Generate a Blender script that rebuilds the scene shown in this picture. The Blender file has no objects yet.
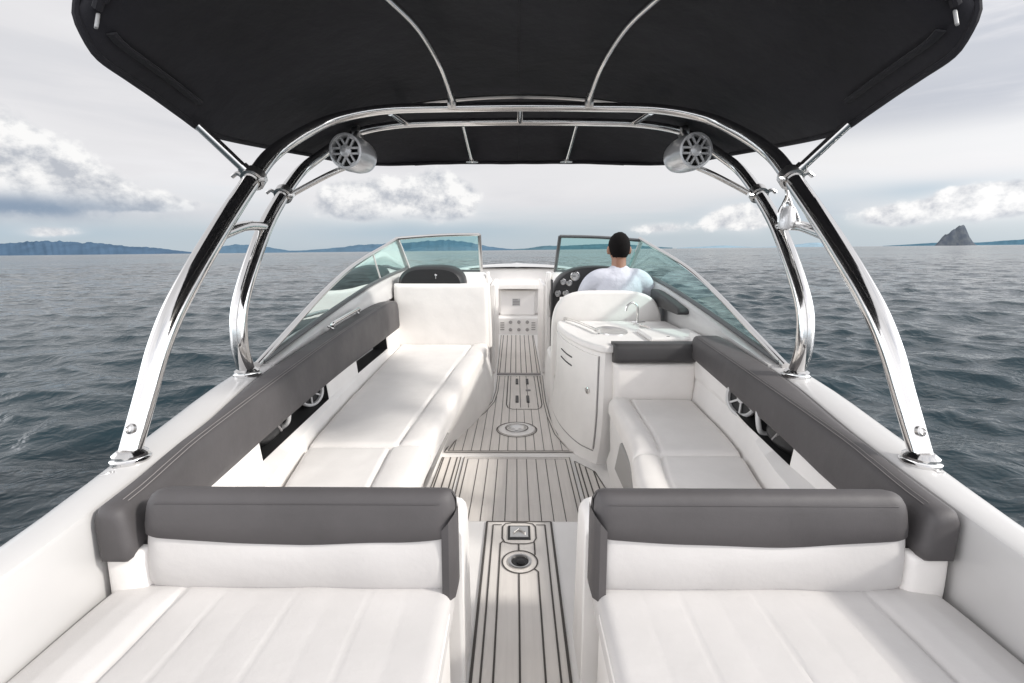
import bpy, math, random
import numpy as np
from mathutils import Vector, Matrix, noise as mnoise
R = math.radians
random.seed(7)
scene = bpy.context.scene
COL = scene.collection
XC = 0.021                      # centreline of the boat (x), bow towards +Y, cockpit floor z = 0
SEA_Z = -0.46
TILT = 0.0104                   # the boat heels a little, so the sea is tilted in boat axes

# ------------------------------------------------------------------ camera
F, HC, CX, CY, VX, VY = 480.0, 1.40, 512.0, 341.5, 516.0, 250.0
PIT = math.atan((CY - VY) / F)
YAW = math.atan((VX - CX) / F * math.cos(PIT))
cam_d = bpy.data.cameras.new("camera")
cam = bpy.data.objects.new("camera", cam_d); COL.objects.link(cam)
cam.location = (0, 0, HC)
cam.rotation_euler = (math.pi / 2 - PIT, 0, YAW)
cam_d.sensor_width = 36.0; cam_d.lens = F / 1024 * 36.0
cam_d.clip_start = 0.02; cam_d.clip_end = 30000
scene.camera = cam

def U(px, py, x=None, y=None, z=None):
    """measure: where the sight line through a pixel meets a plane of the boat"""
    a = (px - CX) / F; b = -(py - CY) / F
    dy = math.cos(PIT) + b * math.sin(PIT); dz = -math.sin(PIT) + b * math.cos(PIT); dx = a
    c, s = math.cos(YAW), math.sin(YAW)
    dx, dy = c * dx - s * dy, s * dx + c * dy
    t = (z - HC) / dz if z is not None else (y / dy if y is not None else x / dx)
    return (dx * t, dy * t, HC + dz * t)

# ------------------------------------------------------------------ materials
class NT:
    def __init__(s, nt): s.nt = nt; s.N = nt.nodes; s.L = nt.links
    def add(s, t, **kw):
        n = s.N.new(t)
        for k, v in kw.items(): setattr(n, k, v)
        return n
    def sock(s, dst, v):
        if v is None: return
        if isinstance(v, bpy.types.NodeSocket): s.L.new(v, dst)
        else: dst.default_value = v
    def m(s, op, a, b=None, c=None, clamp=False):
        n = s.add('ShaderNodeMath', operation=op); n.use_clamp = clamp
        s.sock(n.inputs[0], a)
        if b is not None: s.sock(n.inputs[1], b)
        if c is not None: s.sock(n.inputs[2], c)
        return n.outputs[0]
    def mr(s, v, a, b, c=0.0, d=1.0, smooth=True):
        n = s.add('ShaderNodeMapRange'); n.interpolation_type = 'SMOOTHSTEP' if smooth else 'LINEAR'
        s.sock(n.inputs[0], v)
        for i, x in enumerate((a, b, c, d)): s.sock(n.inputs[1 + i], x)
        return n.outputs[0]
    def noise(s, vec, scale, detail=4, rough=0.5, dist=0.0):
        n = s.add('ShaderNodeTexNoise')
        s.sock(n.inputs['Vector'], vec); n.inputs['Scale'].default_value = scale
        n.inputs['Detail'].default_value = detail; n.inputs['Roughness'].default_value = rough
        n.inputs['Distortion'].default_value = dist
        return n.outputs[0]
    def mix(s, f, a, b):
        n = s.add('ShaderNodeMix', data_type='RGBA')
        s.sock(n.inputs[0], f); s.sock(n.inputs[6], a); s.sock(n.inputs[7], b)
        return n.outputs[2]
    def vmath(s, op, a, b):
        n = s.add('ShaderNodeVectorMath', operation=op); s.sock(n.inputs[0], a); s.sock(n.inputs[1], b)
        return n.outputs[0]

def C4(c): return (c[0], c[1], c[2], 1.0)

def mat(name, col, rough=0.5, metal=0.0, coat=0.0, bump=None, var=None, spec=0.5, col2=None, rvar=0.0, sheen=0.0, bumps=None):
    """bump=(scale, strength, distance); var=(scale, amount) mottles the colour"""
    m = bpy.data.materials.new(name); m.use_nodes = True
    t = NT(m.node_tree); b = t.N['Principled BSDF']
    b.inputs['Base Color'].default_value = C4(col); b.inputs['Roughness'].default_value = rough
    b.inputs['Metallic'].default_value = metal; b.inputs['Coat Weight'].default_value = coat
    b.inputs['Specular IOR Level'].default_value = spec
    b.inputs['Coat Roughness'].default_value = 0.08
    if sheen: b.inputs['Sheen Weight'].default_value = sheen
    tc = t.add('ShaderNodeTexCoord').outputs['Object']
    if var:
        n = t.noise(tc, var[0], 5, 0.6)
        c2 = col2 or tuple(max(0, x * (1 - var[1])) for x in col)
        t.L.new(t.mix(t.mr(n, 0.35, 0.7), C4(col), C4(c2)), b.inputs['Base Color'])
    if rvar:
        n = t.noise(tc, 3.0, 6, 0.6)
        t.L.new(t.mr(n, 0.3, 0.75, rough, rough + rvar), b.inputs['Roughness'])
    prev = None
    for bp in (bumps or ([bump] if bump else [])):
        n = t.noise(tc, bp[0], 5, 0.55)
        bn = t.add('ShaderNodeBump'); bn.inputs['Strength'].default_value = bp[1]; bn.inputs['Distance'].default_value = bp[2]
        t.L.new(n, bn.inputs['Height'])
        if prev is not None: t.L.new(prev, bn.inputs['Normal'])
        prev = bn.outputs[0]
    if prev is not None: t.L.new(prev, b.inputs['Normal'])
    return m

M = {}
M['gel'] = mat('white_gelcoat', (.57, .562, .555), .28, coat=.35, var=(2.2, .05), rvar=.15, bumps=[(1.3, .10, .03), (60, .04, .001)])  # albedo lowered, to hold back the strong light outside
M['gel_in'] = mat('white_liner', (.86, .84, .82), .42, coat=.1, var=(3.0, .06), rvar=.15, bump=(2.0, .10, .02))  # albedo raised, to lighten the shaded cockpit
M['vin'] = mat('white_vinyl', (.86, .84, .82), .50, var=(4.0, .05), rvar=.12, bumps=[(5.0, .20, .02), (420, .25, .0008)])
M['vinp'] = mat('sunpad_vinyl', (.60, .583, .573), .50, var=(4.0, .05), rvar=.12, bumps=[(5.0, .3, .02), (420, .25, .0008)])  # darker copy of the vinyl, toned down for direct light
M['vin2'] = mat('warm_white_vinyl', (.86, .832, .805), .5, var=(4.0, .06), rvar=.12, bumps=[(6.0, .2, .02), (420, .25, .0008)])  # lighter copy of the vinyl, raised to lift the shaded seats
M['gry'] = mat('grey_vinyl', (.080, .0745, .0765), .52, var=(5.0, .14), rvar=.15, bumps=[(6.0, .2, .02), (380, .35, .0008)])
M['dgry'] = mat('dark_grey_vinyl', (.050, .048, .050), .5, var=(5.0, .15), bumps=[(6.0, .2, .02), (380, .3, .0008)])
M['hb'] = mat('charcoal_vinyl', (.028, .027, .028), .5, var=(5.0, .15), bumps=[(380, .3, .0008)])
M['seam'] = mat('seam_thread', (.24, .225, .22), .8)
M['canvas'] = mat('black_canvas', (.015, .0145, .020), .85, var=(2.5, .35), bumps=[(2.2, .5, .05), (7, .35, .015), (300, .3, .0008)], sheen=.1)
M['chrome'] = mat('polished_steel', (.70, .69, .68), .08, metal=1.0, rvar=.07, bump=(9, .05, .01))
M['satin'] = mat('satin_steel', (.62, .61, .60), .28, metal=1.0, rvar=.1)
M['silver'] = mat('silver_paint', (.74, .745, .76), .3, metal=.35, coat=.3)
M['black'] = mat('black_plastic', (.012, .012, .013), .35, rvar=.2)
M['rubber'] = mat('dark_rubber', (.03, .03, .032), .6)
M['pocket'] = mat('pocket_lining', (.010, .010, .011), .7)
M['caulk'] = mat('dark_caulk', (.075, .068, .063), .7)
M['grey_plastic'] = mat('grey_plastic', (.26, .25, .25), .45)
M['vent'] = mat('vent_shade', (.36, .35, .34), .5)
M['trim'] = mat('windshield_trim', (.10, .105, .11), .35, metal=.3)
M['dial'] = mat('gauge_dial', (.55, .55, .55), .35)
M['skin'] = mat('skin', (.30, .155, .10), .5, var=(9, .12))
M['hair'] = mat('hair', (.006, .005, .005), .9, spec=.15, bump=(120, .8, .006))
M['shirt'] = mat('shirt_cloth', (.64, .65, .72), .85, var=(5, .10), bumps=[(7, .55, .05), (300, .3, .001)])
M['shorts'] = mat('shorts_cloth', (.05, .06, .09), .85, bump=(9, .4, .03))
M['eye'] = mat('eye_white', (.7, .68, .65), .2)

def teak_mat(name, col):
    m = bpy.data.materials.new(name); m.use_nodes = True
    t = NT(m.node_tree); b = t.N['Principled BSDF']
    tc = t.add('ShaderNodeTexCoord').outputs['Object']
    s = t.vmath('MULTIPLY', tc, (60, 3.0, 1))
    n = t.noise(s, 1.0, 5, .6)
    n2 = t.noise(tc, 2.6, 5, .6)
    c = t.mix(t.mr(n, .3, .7), C4(col), C4(tuple(x * .92 for x in col)))
    c = t.mix(t.mr(n2, .4, .75, 0, .5), c, C4(tuple(x * .82 for x in col)))
    t.L.new(c, b.inputs['Base Color']); b.inputs['Roughness'].default_value = .62
    bn = t.add('ShaderNodeBump'); bn.inputs['Strength'].default_value = .25; bn.inputs['Distance'].default_value = .002
    t.L.new(n, bn.inputs['Height']); t.L.new(bn.outputs[0], b.inputs['Normal'])
    return m
M['teak'] = teak_mat('synthetic_teak', (.77, .73, .69))

def glass_mat():
    m = bpy.data.materials.new('tinted_glass'); m.use_nodes = True
    t = NT(m.node_tree); t.N.remove(t.N['Principled BSDF']); out = t.N['Material Output']
    tr = t.add('ShaderNodeBsdfTransparent'); tr.inputs[0].default_value = (.68, .90, .87, 1)
    gl = t.add('ShaderNodeBsdfGlossy'); gl.inputs['Roughness'].default_value = .03; gl.inputs[0].default_value = (.9, 1, .98, 1)
    fr = t.add('ShaderNodeFresnel'); fr.inputs[0].default_value = 1.5
    k = t.m('MULTIPLY', fr.outputs[0], .75, clamp=True)
    mx = t.add('ShaderNodeMixShader'); t.L.new(k, mx.inputs[0]); t.L.new(tr.outputs[0], mx.inputs[1]); t.L.new(gl.outputs[0], mx.inputs[2])
    t.L.new(mx.outputs[0], out.inputs[0])
    return m
M['glass'] = glass_mat()

# ------------------------------------------------------------------ mesh helpers
def unit(v): return v / max(1e-9, v.length)

def smooth_path(pts, n=6):
    """Catmull-Rom through pts (tuples of any length)"""
    P = [np.array(p, float) for p in pts]
    P = [2 * P[0] - P[1]] + P + [2 * P[-1] - P[-2]]
    out = []
    for i in range(1, len(P) - 2):
        for k in range(n):
            t = k / n
            a, b, c, d = P[i - 1], P[i], P[i + 1], P[i + 2]
            out.append(.5 * ((2 * b) + (-a + c) * t + (2 * a - 5 * b + 4 * c - d) * t * t + (-a + 3 * b - 3 * c + d) * t ** 3))
    out.append(P[-2])
    return [tuple(p) for p in out]

class MB:
    def __init__(s): s.v = []; s.f = []; s.mi = []; s.cur = 0
    def add(s, verts, faces):
        o = len(s.v); s.v += [tuple(map(float, p)) for p in verts]
        for f in faces: s.f.append(tuple(i + o for i in f)); s.mi.append(s.cur)
        return s
    def box(s, x0, x1, y0, y1, z0, z1):
        vs = [(x, y, z) for z in (z0, z1) for y in (y0, y1) for x in (x0, x1)]
        return s.add(vs, [(0, 2, 3, 1), (4, 5, 7, 6), (0, 1, 5, 4), (2, 6, 7, 3), (0, 4, 6, 2), (1, 3, 7, 5)])
    def obox(s, c, ax, ay, az, hx, hy, hz):
        c = Vector(c); ax, ay, az = (unit(Vector(a)) for a in (ax, ay, az))
        vs = [c + ax * hx * i + ay * hy * j + az * hz * k for k in (-1, 1) for j in (-1, 1) for i in (-1, 1)]
        return s.add(vs, [(0, 2, 3, 1), (4, 5, 7, 6), (0, 1, 5, 4), (2, 6, 7, 3), (0, 4, 6, 2), (1, 3, 7, 5)])
    def loft(s, secs, closed=True, cap=True):
        n = len(secs[0]); vs = [p for q in secs for p in q]; fs = []
        for i in range(len(secs) - 1):
            for j in range(n if closed else n - 1):
                k = (j + 1) % n
                fs.append((i * n + j, i * n + k, (i + 1) * n + k, (i + 1) * n + j))
        if cap and closed:
            fs.append(tuple(reversed(range(n)))); fs.append(tuple((len(secs) - 1) * n + j for j in range(n)))
        return s.add(vs, fs)
    def tube(s, pts, r, n=12, flat=None, cap=True):
        """pts: (x,y,z) or (x,y,z,r); flat=(axis, factor) squashes the section along an axis"""
        P = [Vector(p[:3]) for p in pts]; rr = [p[3] if len(p) > 3 else r for p in pts]
        T = [unit(P[min(i + 1, len(P) - 1)] - P[max(i - 1, 0)]) for i in range(len(P))]
        a = Vector((0, 0, 1)) if abs(T[0].z) < .9 else Vector((1, 0, 0))
        u = unit(a - T[0] * a.dot(T[0])); secs = []
        for i, p in enumerate(P):
            u = unit(u - T[i] * u.dot(T[i])); w = T[i].cross(u)
            ring = []
            for k in range(n):
                an = 2 * math.pi * k / n; o = (u * math.cos(an) + w * math.sin(an)) * rr[i]
                if flat: fa = Vector(flat[0]); o = o + fa * o.dot(fa) * (flat[1] - 1)
                ring.append(p + o)
            secs.append(ring)
        return s.loft(secs, True, cap)
    def lathe(s, prof, c=(0, 0, 0), axis=(0, 0, 1), n=32, cap=True):
        """prof: (radius, height along axis)"""
        ax = unit(Vector(axis)); a = Vector((0, 0, 1)) if abs(ax.z) < .9 else Vector((1, 0, 0))
        u = unit(a - ax * a.dot(ax)); w = ax.cross(u); c = Vector(c)
        secs = [[c + ax * h + (u * math.cos(2 * math.pi * k / n) + w * math.sin(2 * math.pi * k / n)) * r for k in range(n)] for r, h in prof]
        return s.loft(secs, True, cap)
    def grid(s, fn, us, vs):
        P = [fn(u, v) for v in vs for u in us]; n = len(us)
        return s.add(P, [(j * n + i, j * n + i + 1, (j + 1) * n + i + 1, (j + 1) * n + i) for j in range(len(vs) - 1) for i in range(n - 1)])
    def ell(s, c, r, n=20, m=14, rot=None):
        c = Vector(c); secs = []
        for j in range(m + 1):
            th = math.pi * j / m; q = max(.02, math.sin(th))
            ring = []
            for k in range(n):
                v = Vector((r[0] * q * math.cos(2 * math.pi * k / n), r[1] * q * math.sin(2 * math.pi * k / n), -r[2] * math.cos(th)))
                if rot: v = rot @ v
                ring.append(c + v)
            secs.append(ring)
        return s.loft(secs)
    def poly(s, pts): return s.add(pts, [tuple(range(len(pts)))])
    def prism(s, pts, z0, z1):
        n = len(pts)
        return s.add([(x, y, z0) for x, y in pts] + [(x, y, z1) for x, y in pts],
                     [tuple(reversed(range(n))), tuple(range(n, 2 * n))] + [(i, (i + 1) % n, n + (i + 1) % n, n + i) for i in range(n)])
    def build(s, name, mats, parent=None, angle=38, bevel=None, seg=3, sub=0, fixn=True):
        me = bpy.data.meshes.new(name); me.from_pydata(s.v, [], s.f)
        mats = mats if isinstance(mats, (list, tuple)) else [mats]
        for m in mats: me.materials.append(m)
        me.polygons.foreach_set('material_index', s.mi)
        if fixn:
            import bmesh
            bm = bmesh.new(); bm.from_mesh(me); bmesh.ops.recalc_face_normals(bm, faces=bm.faces); bm.to_mesh(me); bm.free()
        me.polygons.foreach_set('use_smooth', [True] * len(me.polygons))
        me.set_sharp_from_angle(angle=R(angle)); me.update()
        o = bpy.data.objects.new(name, me); COL.objects.link(o)
        if parent is not None:
            o.parent = parent; o.location = -WORLD(parent)
        if bevel:
            b = o.modifiers.new('bevel', 'BEVEL'); b.width = bevel; b.segments = seg; b.limit_method = 'ANGLE'; b.angle_limit = R(35)
            w = o.modifiers.new('wn', 'WEIGHTED_NORMAL'); w.keep_sharp = True
        if sub:
            q = o.modifiers.new('sub', 'SUBSURF'); q.levels = sub; q.render_levels = sub
        return o

ORI = {}
def WORLD(o):          # meshes are written in boat coordinates; the offset of every parent is taken off again
    return ORI.get(o.name, Vector((0, 0, 0)))
def zero(o): ORI[o.name] = Vector((0, 0, 0)); return o

def thing(name, label, cat, loc=(0, 0, 0), group=None):
    o = bpy.data.objects.new(name, None); COL.objects.link(o); o.location = loc; o.empty_display_size = .1
    ORI[o.name] = Vector(loc)
    o['label'] = label; o['category'] = cat
    if group: o['group'] = group
    return o
def tag(o, label, cat, group=None):
    o['label'] = label; o['category'] = cat
    if group: o['group'] = group
    return o
def sub_of(mb, name, mats, part, **kw):     # a sub-part: the part's own offset already takes the thing's base off
    o = mb.build(name, mats, None, **kw); o.parent = part; return o

def esamp(L, r, n):
    """positions 0..L with extra samples inside the rounded edges"""
    e = [r * (1 - math.cos(math.pi / 2 * k / 5)) for k in range(6)]
    mid = [r + (L - 2 * r) * k / n for k in range(1, n)]
    return e + mid + [L - x for x in reversed(e)]

def pillow(mb, q, up, h, r=.04, crown=.01, n=24, m=24, fn=None, seams=(), wr=.0015, seed=0, sides=True):
    """a padded block on the quad q (4 corners), thickness h along up, rounded edges r"""
    q = [Vector(p) for p in q]; up = unit(Vector(up))
    Lu = ((q[1] - q[0]).length + (q[2] - q[3]).length) / 2; Lv = ((q[3] - q[0]).length + (q[2] - q[1]).length) / 2
    us = esamp(Lu, r, n); vs = esamp(Lv, r, m)
    def pt(u, v):
        a, b = u / Lu, v / Lv
        p = (q[0] * (1 - a) + q[1] * a) * (1 - b) + (q[3] * (1 - a) + q[2] * a) * b
        eu = min(u, Lu - u); ev = min(v, Lv - v)
        g = lambda e: 1.0 if e >= r else math.sqrt(max(0, 1 - (1 - e / r) ** 2))
        z = h - r * (1 - g(eu)) - r * (1 - g(ev)) 
        z = max(z, h - 1.6 * r)
        z += crown * math.sin(math.pi * a) ** .6 * math.sin(math.pi * b) ** .6 if 0 < a < 1 and 0 < b < 1 else 0
        z += wr * mnoise.noise(Vector((p.x * 9 + seed, p.y * 9, p.z * 9))) * 2
        if fn: z += fn(u, v, Lu, Lv)
        return p + up * z
    o = len(mb.v); mb.grid(pt, us, vs)
    if sides:
        nu, nv = len(us), len(vs)
        loop = [(i, 0) for i in range(nu)] + [(nu - 1, j) for j in range(1, nv)] + [(i, nv - 1) for i in range(nu - 2, -1, -1)] + [(0, j) for j in range(nv - 2, 0, -1)]
        idx = [o + j * nu + i for i, j in loop]; b0 = len(mb.v)
        for i, j in loop:
            a, b = us[i] / Lu, vs[j] / Lv
            mb.v.append(tuple((q[0] * (1 - a) + q[1] * a) * (1 - b) + (q[3] * (1 - a) + q[2] * a) * b))
        k = len(loop)
        for i in range(k):
            mb.f.append((idx[i], idx[(i + 1) % k], b0 + (i + 1) % k, b0 + i)); mb.mi.append(mb.cur)
        mb.f.append(tuple(b0 + i for i in range(k))); mb.mi.append(mb.cur)
    return mb

def groove(x, c, w, d): 
    e = abs(x - c) / w
    return -d * math.exp(-e * e)
def lerp(tab, y):
    if y <= tab[0][0]: return tab[0][1]
    for (a, b), (c, d) in zip(tab, tab[1:]):
        if y <= c: 
            t = (y - a) / (c - a); return b + (d - b) * t
    return tab[-1][1]
def slerp(tab):
    """smooth table"""
    pts = smooth_path(tab, 8); pts = [(p[0], p[1]) for p in pts]
    return lambda y: lerp(pts, y)

# ================================================================== THE SETTING
# ---- world: bright high overcast with cumulus near the horizon
SUN_AZ, SUN_EL = R(106), R(34)          # azimuth measured from the bow towards the right
world = bpy.data.worlds.new("World"); scene.world = world; world.use_nodes = True
w = NT(world.node_tree); bg = w.N['Background']
tc = w.add('ShaderNodeTexCoord').outputs['Generated']
sp = w.add('ShaderNodeSeparateXYZ'); w.L.new(tc, sp.inputs[0]); X, Y, Z0 = sp.outputs
Z = w.m('SUBTRACT', Z0, w.m('MULTIPLY', X, TILT))
az = w.m('MULTIPLY', w.m('ARCTAN2', X, Y), 180 / math.pi)
el = w.m('MULTIPLY', w.m('ARCSINE', Z), 180 / math.pi)
sky = w.add('ShaderNodeTexSky'); sky.sky_type = 'NISHITA'; sky.sun_disc = False
sky.sun_elevation = SUN_EL; sky.sun_rotation = SUN_AZ; sky.dust_density = 2.0; sky.altitude = 0
skyc = w.vmath('MULTIPLY', sky.outputs[0], (.10, .10, .10))
def comb(a, b, c=0.0):
    n = w.add('ShaderNodeCombineXYZ'); w.sock(n.inputs[0], a); w.sock(n.inputs[1], b); w.sock(n.inputs[2], c); return n.outputs[0]
# stratus sheet, streaky towards the right
st = w.noise(comb(w.m('MULTIPLY', az, .035), w.m('MULTIPLY', el, .22)), 1.0, 6, .55, .4)
st2 = w.noise(comb(w.m('MULTIPLY', az, .012), w.m('MULTIPLY', el, .10), 4.7), 1.0, 4, .5, .2)
streak = w.m('ADD', w.m('MULTIPLY', st, .6), w.m('MULTIPLY', st2, .4))
rightness = w.mr(az, 0, 45)
dark_amt = w.m('MULTIPLY', w.mr(streak, .465, .61), w.m('ADD', .35, w.m('MULTIPLY', rightness, .65)))
over = w.mix(dark_amt, (.775, .77, .79, 1), (.55, .57, .62, 1))
over = w.mix(w.m('MULTIPLY', w.mr(streak, .48, .36), .7), over, (.86, .86, .88, 1))
# band of pale blue haze just above the sea
hz = w.mr(w.m('ADD', el, w.m('MULTIPLY', w.m('SUBTRACT', st, .5), 9.0)), 6.5, 1.0)
haze_col = w.mix(.2, (.52, .625, .70, 1), skyc)
over = w.mix(w.m('MULTIPLY', hz, .80), over, haze_col)
# blue gaps
def blob(a0, e0, sa, se):
    da = w.m('DIVIDE', w.m('SUBTRACT', az, a0), sa); de = w.m('DIVIDE', w.m('SUBTRACT', el, e0), se)
    q = w.m('ADD', w.m('MULTIPLY', da, da), w.m('MULTIPLY', de, de))
    return w.m('POWER', 2.718, w.m('MULTIPLY', q, -1.0))
def sumof(l):
    r = l[0]
    for x in l[1:]: r = w.m('ADD', r, x)
    return r
gap = sumof([blob(40, 4.9, 7, .8), blob(27, 3.4, 7, 1.3), blob(-46, 1.9, 12, .9), blob(-12, 2.2, 14, 1.2)])
over = w.mix(w.m('MULTIPLY', gap, .62, clamp=True), over, (.40, .52, .615, 1))
# broad layers of the right half: a luminous bank under grey streaks
over = w.mix(w.m('MULTIPLY', w.m('MULTIPLY', blob(36, 8.3, 26, 2.3), w.mr(st, .30, .55, .5, 1.0)), .85, clamp=True), over, (.86, .86, .865, 1))
over = w.mix(w.m('MULTIPLY', w.m('MULTIPLY', sumof([blob(40, 12.3, 16, 1.5), blob(48, 16.5, 12, 1.2)]), w.mr(st, .40, .60, .2, 1.0)), .8, clamp=True), over, (.50, .525, .585, 1))
# cumulus
def cnoise(da, de): return w.noise(comb(w.m('MULTIPLY', w.m('ADD', az, da), .36), w.m('MULTIPLY', w.m('ADD', el, de), .44), 1.3), 1.0, 10, .62, .1)
cn = cnoise(0, 0); cn_l = cnoise(.9, 1.3)
mask = sumof([w.m('MULTIPLY', blob(-50, 8.0, 8.0, 4.0), 1.25), w.m('MULTIPLY', blob(-42, 5.6, 5.5, 1.9), 1.0), w.m('MULTIPLY', blob(-36, 4.6, 4.0, .8), .8), w.m('MULTIPLY', blob(-17.0, 5.6, 6.0, 2.4), 1.1), w.m('MULTIPLY', blob(-8.0, 5.9, 4.2, 2.8), 1.15),
              w.m('MULTIPLY', blob(-43.5, 1.9, 2.2, .5), .55), w.m('MULTIPLY', blob(42.5, 3.6, 3.5, 1.6), 1.0), w.m('MULTIPLY', blob(49, 3.8, 4.5, 1.9), 1.0), w.m('MULTIPLY', blob(25, 3.1, 4.0, 1.6), 1.0), w.m('MULTIPLY', blob(16, 2.2, 4, .8), .55), w.m('MULTIPLY', blob(37, 2.6, 3.5, 1.1), .8)])
cbig = w.noise(comb(w.m('MULTIPLY', az, .13), w.m('MULTIPLY', el, .22), 8.1), 1.0, 2, .5)
dens = w.m('ADD', w.m('ADD', w.m('MULTIPLY', w.m('SUBTRACT', cbig, .5), .7), w.m('MULTIPLY', cn, 1.15)), w.m('MULTIPLY', mask, 1.15))
over = w.mix(w.m('MULTIPLY', w.mr(w.m('ADD', mask, w.m('MULTIPLY', cbig, .4)), .25, 1.1), .7), over, (.83, .83, .845, 1))
cov = w.mr(dens, .97, 1.30)
relief = w.m('MULTIPLY', w.m('SUBTRACT', cn, cn_l), 3.4)
lit = w.m('ADD', .62, relief, clamp=True)
cum = w.mix(lit, (.50, .525, .575, 1), (.94, .935, .93, 1))
base_dark = sumof([blob(-48, 3.6, 12, 1.3), w.m('MULTIPLY', blob(-12, 3.5, 12, .8), .5), w.m('MULTIPLY', blob(44, 1.5, 10, .8), .45)])
cum = w.mix(w.m('MULTIPLY', base_dark, .85, clamp=True), cum, (.34, .41, .50, 1))
over = w.mix(cov, over, cum)
over = w.mix(w.m('MULTIPLY', blob(-45, 3.9, 8, 1.0), w.mr(cn, .35, .6, .55, 1.0), clamp=True), over, (.27, .345, .45, 1))
# sky raised towards the sun, aft and low both sides: added cockpit fill
sdir = (math.sin(SUN_AZ) * math.cos(SUN_EL), math.cos(SUN_AZ) * math.cos(SUN_EL), math.sin(SUN_EL))
dp = w.add('ShaderNodeVectorMath', operation='DOT_PRODUCT'); w.L.new(tc, dp.inputs[0]); dp.inputs[1].default_value = sdir
glow = w.mr(dp.outputs['Value'], .15, 1.0)
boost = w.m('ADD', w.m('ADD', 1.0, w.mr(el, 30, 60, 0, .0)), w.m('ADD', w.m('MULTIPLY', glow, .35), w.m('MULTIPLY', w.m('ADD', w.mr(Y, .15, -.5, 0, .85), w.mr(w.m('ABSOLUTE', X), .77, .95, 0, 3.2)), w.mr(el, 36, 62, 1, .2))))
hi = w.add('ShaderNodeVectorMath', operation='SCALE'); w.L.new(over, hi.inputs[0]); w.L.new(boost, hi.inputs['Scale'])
below = w.mix(w.mr(el, -.4, .0), (.06, .085, .10, 1), hi.outputs[0])
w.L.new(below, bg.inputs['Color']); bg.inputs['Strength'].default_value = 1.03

sl = bpy.data.lights.new('sun', 'SUN'); sl.energy = 2.9; sl.angle = R(5); sl.color = (1, .955, .89)
so = bpy.data.objects.new('sun', sl); COL.objects.link(so)
so.rotation_euler = Vector(sdir).to_track_quat('Z', 'Y').to_euler()

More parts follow.
